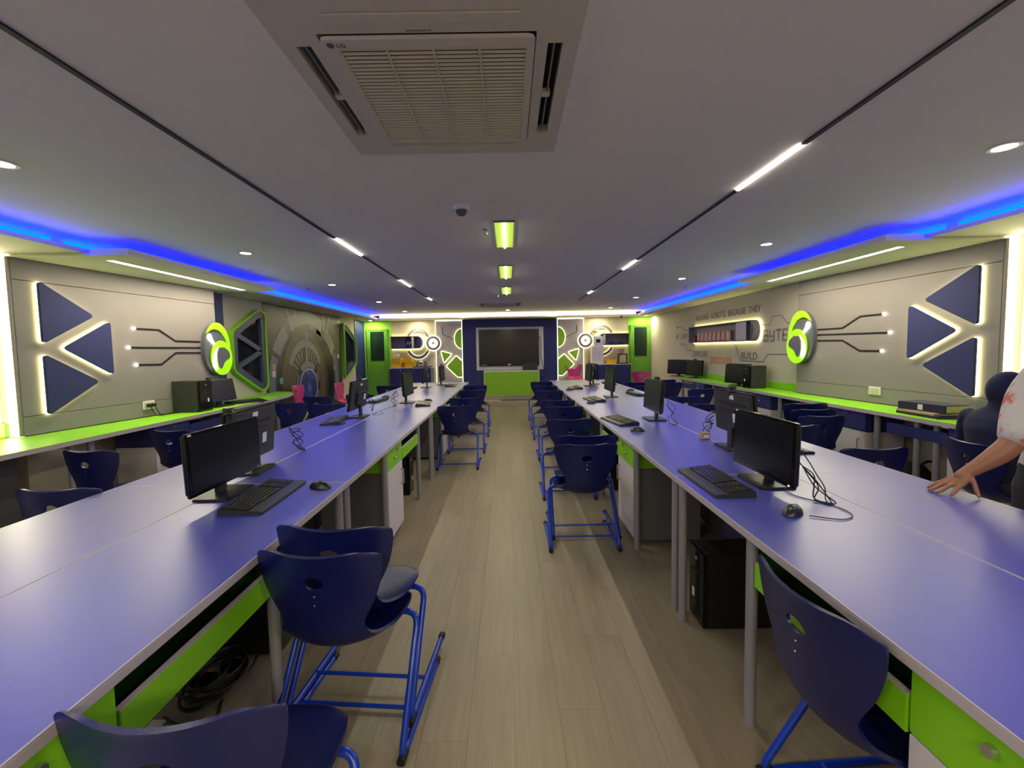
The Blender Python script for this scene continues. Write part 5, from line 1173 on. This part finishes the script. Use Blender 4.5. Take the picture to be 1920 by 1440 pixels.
tower(1.0, 1.42, 2.14, 2.32, 0, 0.40, '-x', 'black computer tower on the floor under the near right desk'); tower(-1.62, -1.16, 2.02, 2.20, 0, 0.40, '+x', 'black computer tower on the floor under the near left desk')
tower(-1.5, -1.05, 4.33, 4.51, 0, 0.40, '+x', 'black computer tower under the second left desk beside its tray'); tower(1.05, 1.48, 4.36, 4.54, 0, 0.40, '-x', 'black computer tower under the second right desk')
# loose cables
def cable_bunch(x, y, z, seed, label, n=4, sp=0.16):
    rd = random.Random(seed); t = thing('cable_bunch', label, 'cable', (x, y, z))
    for k in range(n):
        pts = [(0, 0, 0.16 + 0.02 * k)]
        for q in range(4): pts.append((rd.uniform(-0.04, 0.04), -0.05 - sp * (q + 1) / 4 + rd.uniform(-0.03, 0.03), max(0.004, 0.16 * (1 - ((q + 1) / 4) ** 1.5) + rd.uniform(-0.01, 0.03))))
        pts.append((rd.uniform(-0.03, 0.03), -0.05 - sp * 1.1, 0.004))
        MB().tube(smooth_path(pts, 5), 0.0028, 5).build('cord', 'cable', t)
    return t
cable_bunch(1.38, 2.10, DZ, 1, 'tangle of black cables behind the near right monitor', 5, 0.2); cable_bunch(1.48, 3.10, DZ, 2, 'brown and black cables beside the rear facing right monitor', 4, 0.1).rotation_euler = (0, 0, PI)
cable_bunch(1.46, 3.98, DZ, 3, 'looping black cables behind the second right monitor', 3, 0.14); cable_bunch(-1.50, 2.92, DZ, 4, 'black cables hanging from the rear facing near left monitor', 4, 0.1).rotation_euler = (0, 0, PI)
cable_bunch(-1.46, 5.62, DZ, 5, 'black cables beside the third left monitor', 3, 0.12); cable_bunch(-1.60, 4.9, DZ, 6, 'black cables behind the second left monitor', 3, 0.12).rotation_euler = (0, 0, PI)
cord('loose_cable', [(-1.50, 4.98, DZ + 0.004), (-1.42, 4.82, DZ + 0.004), (-1.52, 4.75, DZ + 0.004), (-1.49, 5.3, DZ + 0.004), (-1.47, 5.6, DZ + 0.004)], 0.002, 'thin black cable along the seam of the left desks')
t = thing('adapter_box', 'small beige and brown adapter by the rear facing right monitor', 'adapter', (1.46, 3.2, DZ)); MB().box(-0.03, -0.025, 0, 0.03, 0.025, 0.05).build('body', 'card', t, bevel=0.004); MB().box(-0.02, -0.0258, 0.012, 0.02, -0.0252, 0.035).build('label_plate', 'label', t)
# coil of cables with an adapter on the floor
t = thing('cable_coil', 'coiled black power cables with adapters lying on the floor under the near left desk', 'cable', (-1.34, 1.85, 0))
rd = random.Random(11)
for k in range(8):
    r0 = rd.uniform(0.09, 0.15); cx_, cy_ = rd.uniform(-0.03, 0.03), rd.uniform(-0.04, 0.04); ph = rd.uniform(0, 6)
    MB().tube([(cx_ + r0 * 0.8 * math.cos(a) , cy_ + r0 * 1.15 * math.sin(a), 0.008 + 0.009 * k + 0.01 * (1 + math.sin(a * 2 + ph)) * 0.5) for a in [2 * PI * i / 28 for i in range(28)]], 0.0055, 6, closed=True).build('loop', 'cable', t)
MB().box(-0.10, -0.03, 0.004, 0.0, 0.03, 0.036).build('adapter', 'blackgloss', t, bevel=0.006); MB().box(0.01, 0.02, 0.03, 0.09, 0.075, 0.062).build('adapter', 'blackgloss', t, bevel=0.006)
MB().tube(smooth_path([(0.1, -0.1, 0.006), (0.13, -0.19, 0.006), (0.02, -0.22, 0.006), (-0.08, -0.18, 0.006)], 6), 0.0055, 6).build('tail', 'cable', t)
tag(MB().box(-1.46, 1.60, 0.0, -1.40, 1.66, 0.004).build('plug_card', 'label', bevel=0.001), 'small white card on the floor beside the cable coil', 'card')
# books and box on the right counter
t = thing('box_file', 'navy box file with a white label on top of the cardboard tray, right counter', 'box', (3.60, 3.66, CZ + 0.045)); t.rotation_euler = (0, 0, 0.12)
MB().box(-0.10, -0.19, 0.0, 0.13, 0.19, 0.065).build('body', 'book', t, bevel=0.003); MB().box(-0.1012, -0.02, 0.01, -0.1002, 0.02, 0.055).build('spine_label', 'label', t); MB().box(-0.09, -0.197, 0.008, 0.12, -0.1905, 0.057).build('pages', 'card', t)
t = thing('document_tray', 'brown and navy folder lying flat on the right counter', 'folder', (3.60, 3.66, CZ)); t.rotation_euler = (0, 0, -0.04)
MB().box(-0.12, -0.20, 0.0, 0.13, 0.20, 0.022).build('folder', 'book', t, bevel=0.003); MB().box(-0.125, -0.17, 0.0225, 0.12, 0.19, 0.043).build('card_cover', 'card', t, bevel=0.003)
t = thing('backpack', 'black patterned bag on the floor under the right counter', 'bag', (3.60, 3.80, 0))
mb = MB().ball((0, 0, 0.2), (0.16, 0.13, 0.20), 16, 10); mb.v = [(a, b, c if c > 0.02 else 0.0) for a, b, c in mb.v]; mb.build('body', 'darkbag', t); MB().tube(smooth_path([(-0.06, -0.1, 0.30), (-0.08, -0.15, 0.40), (0.0, -0.15, 0.44), (0.08, -0.15, 0.40), (0.06, -0.1, 0.30)], 5), 0.012, 6).build('strap', 'darkbag', t); MB().ball((0, -0.10, 0.14), (0.09, 0.05, 0.08), 12, 8).build('pocket', 'trouser', t)
# ------------------------------------------------------------------ people
def ellipsoid_head(c, face, hairmat, parent, scarf=False, r=(0.078, 0.095, 0.118)):
    a = math.atan2(face[1], face[0]) - PI / 2       # local +y looks along face
    T = Matrix.Translation(c) @ Matrix.Rotation(a, 4, 'Z'); L = parent.location
    def q(): m_ = MB(); m_.T = Matrix.Translation(-L) @ T; return m_
    hd = q().ball((0, 0, 0), r, 20, 14)
    h = hd.build('head', 'skin', parent)
    q().ball((0, r[1] * 0.98, -0.015), (0.013, 0.020, 0.020), 10, 8).build('nose', 'skin', h)
    for s in (-1, 1):
        q().ball((s * 0.030, r[1] * 0.90, 0.008), (0.013, 0.008, 0.007), 10, 6).build('eye', 'white', h); q().ball((s * 0.030, r[1] * 0.90 + 0.006, 0.008), (0.005, 0.004, 0.005), 8, 6).build('iris', 'hair', h)
        q().ball((s * r[0] * 1.0, 0.0, -0.01), (0.012, 0.020, 0.028), 10, 8).build('ear', 'skin', h)
    q().ball((0, r[1] * 0.92, -0.055), (0.024, 0.008, 0.007), 10, 6).build('mouth', 'orange', h)
    if scarf:
        hh = q().ball((0, -0.018, 0.012), (r[0] + 0.022, r[1] + 0.012, r[2] + 0.016), 20, 14)
        hh.build('headscarf', hairmat, parent)
    else:
        q().ball((0, -0.022, 0.022), (r[0] + 0.012, r[1] * 0.98, r[2] * 0.98), 20, 14).build('hair', hairmat, parent); q().ball((0, -0.09, -0.06), (0.06, 0.045, 0.10), 14, 10).build('hair_bun', hairmat, parent)
    return h

def limb(mb, P, R, n=14):
    mb.tube(smooth_path(P, 4), [R[min(int(i / 4), len(R) - 2)] * (1 - (i % 4) / 4) + R[min(int(i / 4) + 1, len(R) - 1)] * ((i % 4) / 4) if i < 4 * (len(P) - 1) else R[-1] for i in range(4 * (len(P) - 1) + 1)], n)
    for p_, r_ in ((P[0], R[0]), (P[-1], R[-1])): mb.ball(p_, r_, n, 8)
def trunk(mb, c, ang, rings, n=24):
    vs = []; fs = []
    for (z, rx, ry, dx, dy) in rings:
        for k in range(n):
            t_ = 2 * PI * k / n; x, y = rx * math.cos(t_), ry * math.sin(t_)
            vs.append((c[0] + dx + x * math.cos(ang) - y * math.sin(ang), c[1] + dy + x * math.sin(ang) + y * math.cos(ang), z))
    for i in range(len(rings) - 1):
        for k in range(n): k2 = (k + 1) % n; fs.append((i * n + k, i * n + k2, (i + 1) * n + k2, (i + 1) * n + k))
    fs.append(tuple(range(n - 1, -1, -1))); fs.append(tuple((len(rings) - 1) * n + k for k in range(n)))
    mb.add(vs, fs)
def remesh(name, mb, mt, parent, voxel=0.012, it=6):
    o = bpy.data.objects.new('tmp', mb.mesh('tmp')); COL.objects.link(o)
    m1 = o.modifiers.new('r', 'REMESH'); m1.mode = 'VOXEL'; m1.voxel_size = voxel
    m2 = o.modifiers.new('s', 'SMOOTH'); m2.factor = 0.5; m2.iterations = it
    dg = bpy.context.evaluated_depsgraph_get(); dg.update(); me = bpy.data.meshes.new_from_object(o.evaluated_get(dg)); me.name = name; bpy.data.objects.remove(o)
    me.materials.clear(); me.materials.append(M[mt]); me.polygons.foreach_set('use_smooth', [True] * len(me.polygons))
    for v in me.vertices: v.co -= parent.location
    o = bpy.data.objects.new(name, me); COL.objects.link(o); o.parent = parent; return o
# seated person, back turned, navy knit and head covering
p = thing('person', 'seated person, back turned, dark navy knit and head covering, right counter', 'person', (3.28, 2.74, 0))
mb = MB(); trunk(mb, (3.27, 2.74), PI / 2, [(0.45, 0.165, 0.12, 0, 0), (0.60, 0.165, 0.115, 0, 0), (0.75, 0.165, 0.11, 0, 0), (0.88, 0.185, 0.11, 0.0, 0), (0.95, 0.19, 0.09, 0.01, 0), (0.995, 0.13, 0.07, 0.02, 0), (1.03, 0.07, 0.065, 0.03, 0), (1.09, 0.065, 0.065, 0.04, 0)])
for s_ in (-1, 1): limb(mb, [(3.28, 2.74 + s_ * 0.175, 0.935), (3.32, 2.74 + s_ * 0.235, 0.80), (3.38, 2.74 + s_ * 0.245, 0.70), (3.50, 2.74 + s_ * 0.20, 0.68)], [0.062, 0.055, 0.048, 0.040])
mb.ball((3.335, 2.74, 1.135), (0.115, 0.098, 0.128), 20, 14)
remesh('knit_top_and_headscarf', mb, 'navycloth', p)
mb = MB()
for s_ in (-1, 1): limb(mb, [(3.27, 2.74 + s_ * 0.08, 0.52), (3.45, 2.74 + s_ * 0.11, 0.52), (3.64, 2.74 + s_ * 0.12, 0.50), (3.66, 2.74 + s_ * 0.12, 0.28), (3.64, 2.74 + s_ * 0.12, 0.08)], [0.095, 0.085, 0.07, 0.055, 0.045]); limb(mb, [(3.64, 2.74 + s_ * 0.12, 0.045), (3.72, 2.74 + s_ * 0.12, 0.04)], [0.042, 0.036])
remesh('trousers', mb, 'trouser', p)
hd = MB(); hd.T = Matrix.Translation(-p.location); hd.ball((3.372, 2.74, 1.13), (0.088, 0.074, 0.104), 18, 12); h = hd.build('face', 'skin', p)
q = MB(); q.T = Matrix.Translation(-p.location); q.ball((3.462, 2.74, 1.12), (0.018, 0.012, 0.020), 10, 8); q.build('nose', 'skin', h)
for s_ in (-1, 1):
    q = MB(); q.T = Matrix.Translation(-p.location); q.ball((3.452, 2.74 + s_ * 0.03, 1.145), (0.008, 0.013, 0.007), 10, 6); q.build('eye', 'white', h)
q = MB(); q.T = Matrix.Translation(-p.location); q.ball((3.452, 2.74, 1.08), (0.008, 0.022, 0.007), 10, 6); q.build('mouth', 'orange', h)
for s_ in (-1, 1):
    mb = MB(); wy = 2.74 + s_ * 0.195; limb(mb, [(3.49, wy, 0.68), (3.54, wy - s_ * 0.01, 0.668), (3.58, wy - s_ * 0.02, 0.655)], [0.026, 0.034, 0.03])
    for k in range(4): limb(mb, [(3.58, wy + (k - 1.5) * 0.017, 0.655), (3.625, wy + (k - 1.5) * 0.019, 0.645), (3.65, wy + (k - 1.5) * 0.019, 0.622)], [0.010, 0.009, 0.0075], 8)
    limb(mb, [(3.53, wy - s_ * 0.03, 0.662), (3.57, wy - s_ * 0.055, 0.65), (3.60, wy - s_ * 0.058, 0.635)], [0.011, 0.010, 0.008], 8)
    remesh('hand', mb, 'skin', p, 0.0035, 3)
chair_seat = chair(3.01, 2.82, -90 - 6, 'blue chair the seated person uses at the right edge of the picture', group='blue plastic school chairs')
bpy.data.objects['person'].location += Vector((-0.03, 0.10, 0))
# standing person at the right edge, one hand on the desk
p = thing('person', 'person in a grey top with red flowers, one hand on the desk', 'person', (2.42, 1.80, 0))
ANG = math.atan2(-0.8, 0.6)
mb = MB(); trunk(mb, (2.445, 1.82), ANG, [(0.78, 0.175, 0.125, 0, 0), (0.90, 0.175, 0.125, 0, 0), (1.02, 0.150, 0.11, 0, 0), (1.14, 0.155, 0.115, -0.01, -0.005), (1.25, 0.170, 0.115, -0.02, -0.01), (1.33, 0.165, 0.09, -0.02, -0.015), (1.375, 0.10, 0.065, -0.02, -0.015), (1.40, 0.065, 0.06, -0.02, -0.015)])
limb(mb, [(2.385, 1.91, 1.32), (2.335, 1.93, 1.22), (2.285, 1.91, 1.12), (2.245, 1.885, 1.045)], [0.068, 0.066, 0.066, 0.062])
limb(mb, [(2.48, 1.70, 1.325), (2.535, 1.64, 1.20), (2.545, 1.60, 1.08), (2.53, 1.58, 1.03)], [0.068, 0.060, 0.058, 0.055])
remesh('blouse', mb, 'floral', p)
mb = MB(); trunk(mb, (2.43, 1.83), ANG, [(0.70, 0.15, 0.105, 0, 0), (0.80, 0.165, 0.115, 0, 0), (0.92, 0.155, 0.11, 0, 0)])
for s_ in (-1, 1): limb(mb, [(2.43 - s_ * 0.05, 1.83 + s_ * 0.065, 0.80), (2.435 - s_ * 0.055, 1.83 + s_ * 0.075, 0.45), (2.45 - s_ * 0.055, 1.83 + s_ * 0.08, 0.09)], [0.092, 0.068, 0.055])
remesh('trousers', mb, 'trouser', p)
for s_ in (-1, 1):
    mb = MB(); x_, y_ = 2.45 - s_ * 0.055, 1.83 + s_ * 0.08; limb(mb, [(x_ + 0.03, y_ + 0.02, 0.04), (x_ - 0.05, y_ - 0.035, 0.038), (x_ - 0.13, y_ - 0.09, 0.03)], [0.04, 0.04, 0.03]); remesh('shoe', mb, 'rubber', p, 0.008)
W = (2.078, 1.93, 0.868)
mb = MB(); limb(mb, [(2.236, 1.885, 1.06), (2.225, 1.887, 1.01), (2.175, 1.897, 0.955), (2.115, 1.917, 0.90), W, (2.060, 1.935, 0.850)], [0.042, 0.045, 0.042, 0.031, 0.026, 0.026])
for k, (a_, b_) in enumerate((((2.068, 1.952, 0.850), (2.040, 1.972, 0.824)), ((2.064, 1.942, 0.850), (2.034, 1.954, 0.824)), ((2.062, 1.930, 0.850), (2.034, 1.934, 0.822)), ((2.064, 1.918, 0.850), (2.040, 1.914, 0.820)))): limb(mb, [W, a_, b_], [0.022, 0.018, 0.0135], 10)
for j in ([(2.040, 1.972, 0.824), (2.012, 1.988, 0.806), (1.990, 1.996, 0.790), (1.974, 2.000, 0.779)], [(2.034, 1.954, 0.824), (2.000, 1.963, 0.806), (1.972, 1.967, 0.789), (1.950, 1.969, 0.779)],
          [(2.034, 1.934, 0.822), (1.998, 1.935, 0.804), (1.970, 1.933, 0.788), (1.948, 1.931, 0.779)], [(2.040, 1.914, 0.820), (2.012, 1.906, 0.802), (1.990, 1.899, 0.788), (1.974, 1.893, 0.779)],
          [(2.078, 1.914, 0.856), (2.072, 1.890, 0.826), (2.064, 1.872, 0.800), (2.060, 1.858, 0.781)]): limb(mb, j, [0.0112, 0.0098, 0.0090, 0.0068], 10)
remesh('arm_and_hand', mb, 'skin', p, 0.0032, 3)
mb = MB(); limb(mb, [(2.53, 1.58, 1.06), (2.525, 1.565, 1.00), (2.47, 1.52, 0.92), (2.42, 1.49, 0.87), (2.40, 1.475, 0.835)], [0.040, 0.042, 0.034, 0.026, 0.027])
for k in range(4): limb(mb, [(2.405 - 0.012 * k + 0.01, 1.485 - 0.013 * k, 0.845), (2.375 - 0.012 * k, 1.475 - 0.014 * k, 0.785), (2.365 - 0.012 * k, 1.47 - 0.014 * k, 0.755)], [0.013, 0.009, 0.007], 8)
limb(mb, [(2.42, 1.50, 0.85), (2.39, 1.52, 0.81), (2.375, 1.52, 0.785)], [0.013, 0.010, 0.008], 8)
remesh('arm_and_hand', mb, 'skin', p, 0.0032, 3)
mb = MB(); mb.T = Matrix.Translation(-p.location); limb(mb, [(2.40, 1.805, 1.36), (2.385, 1.80, 1.46)], [0.05, 0.047]); mb.build('neck', 'skin', p)
ellipsoid_head(Vector((2.37, 1.79, 1.545)), (-0.8, -0.6), 'hair', p)
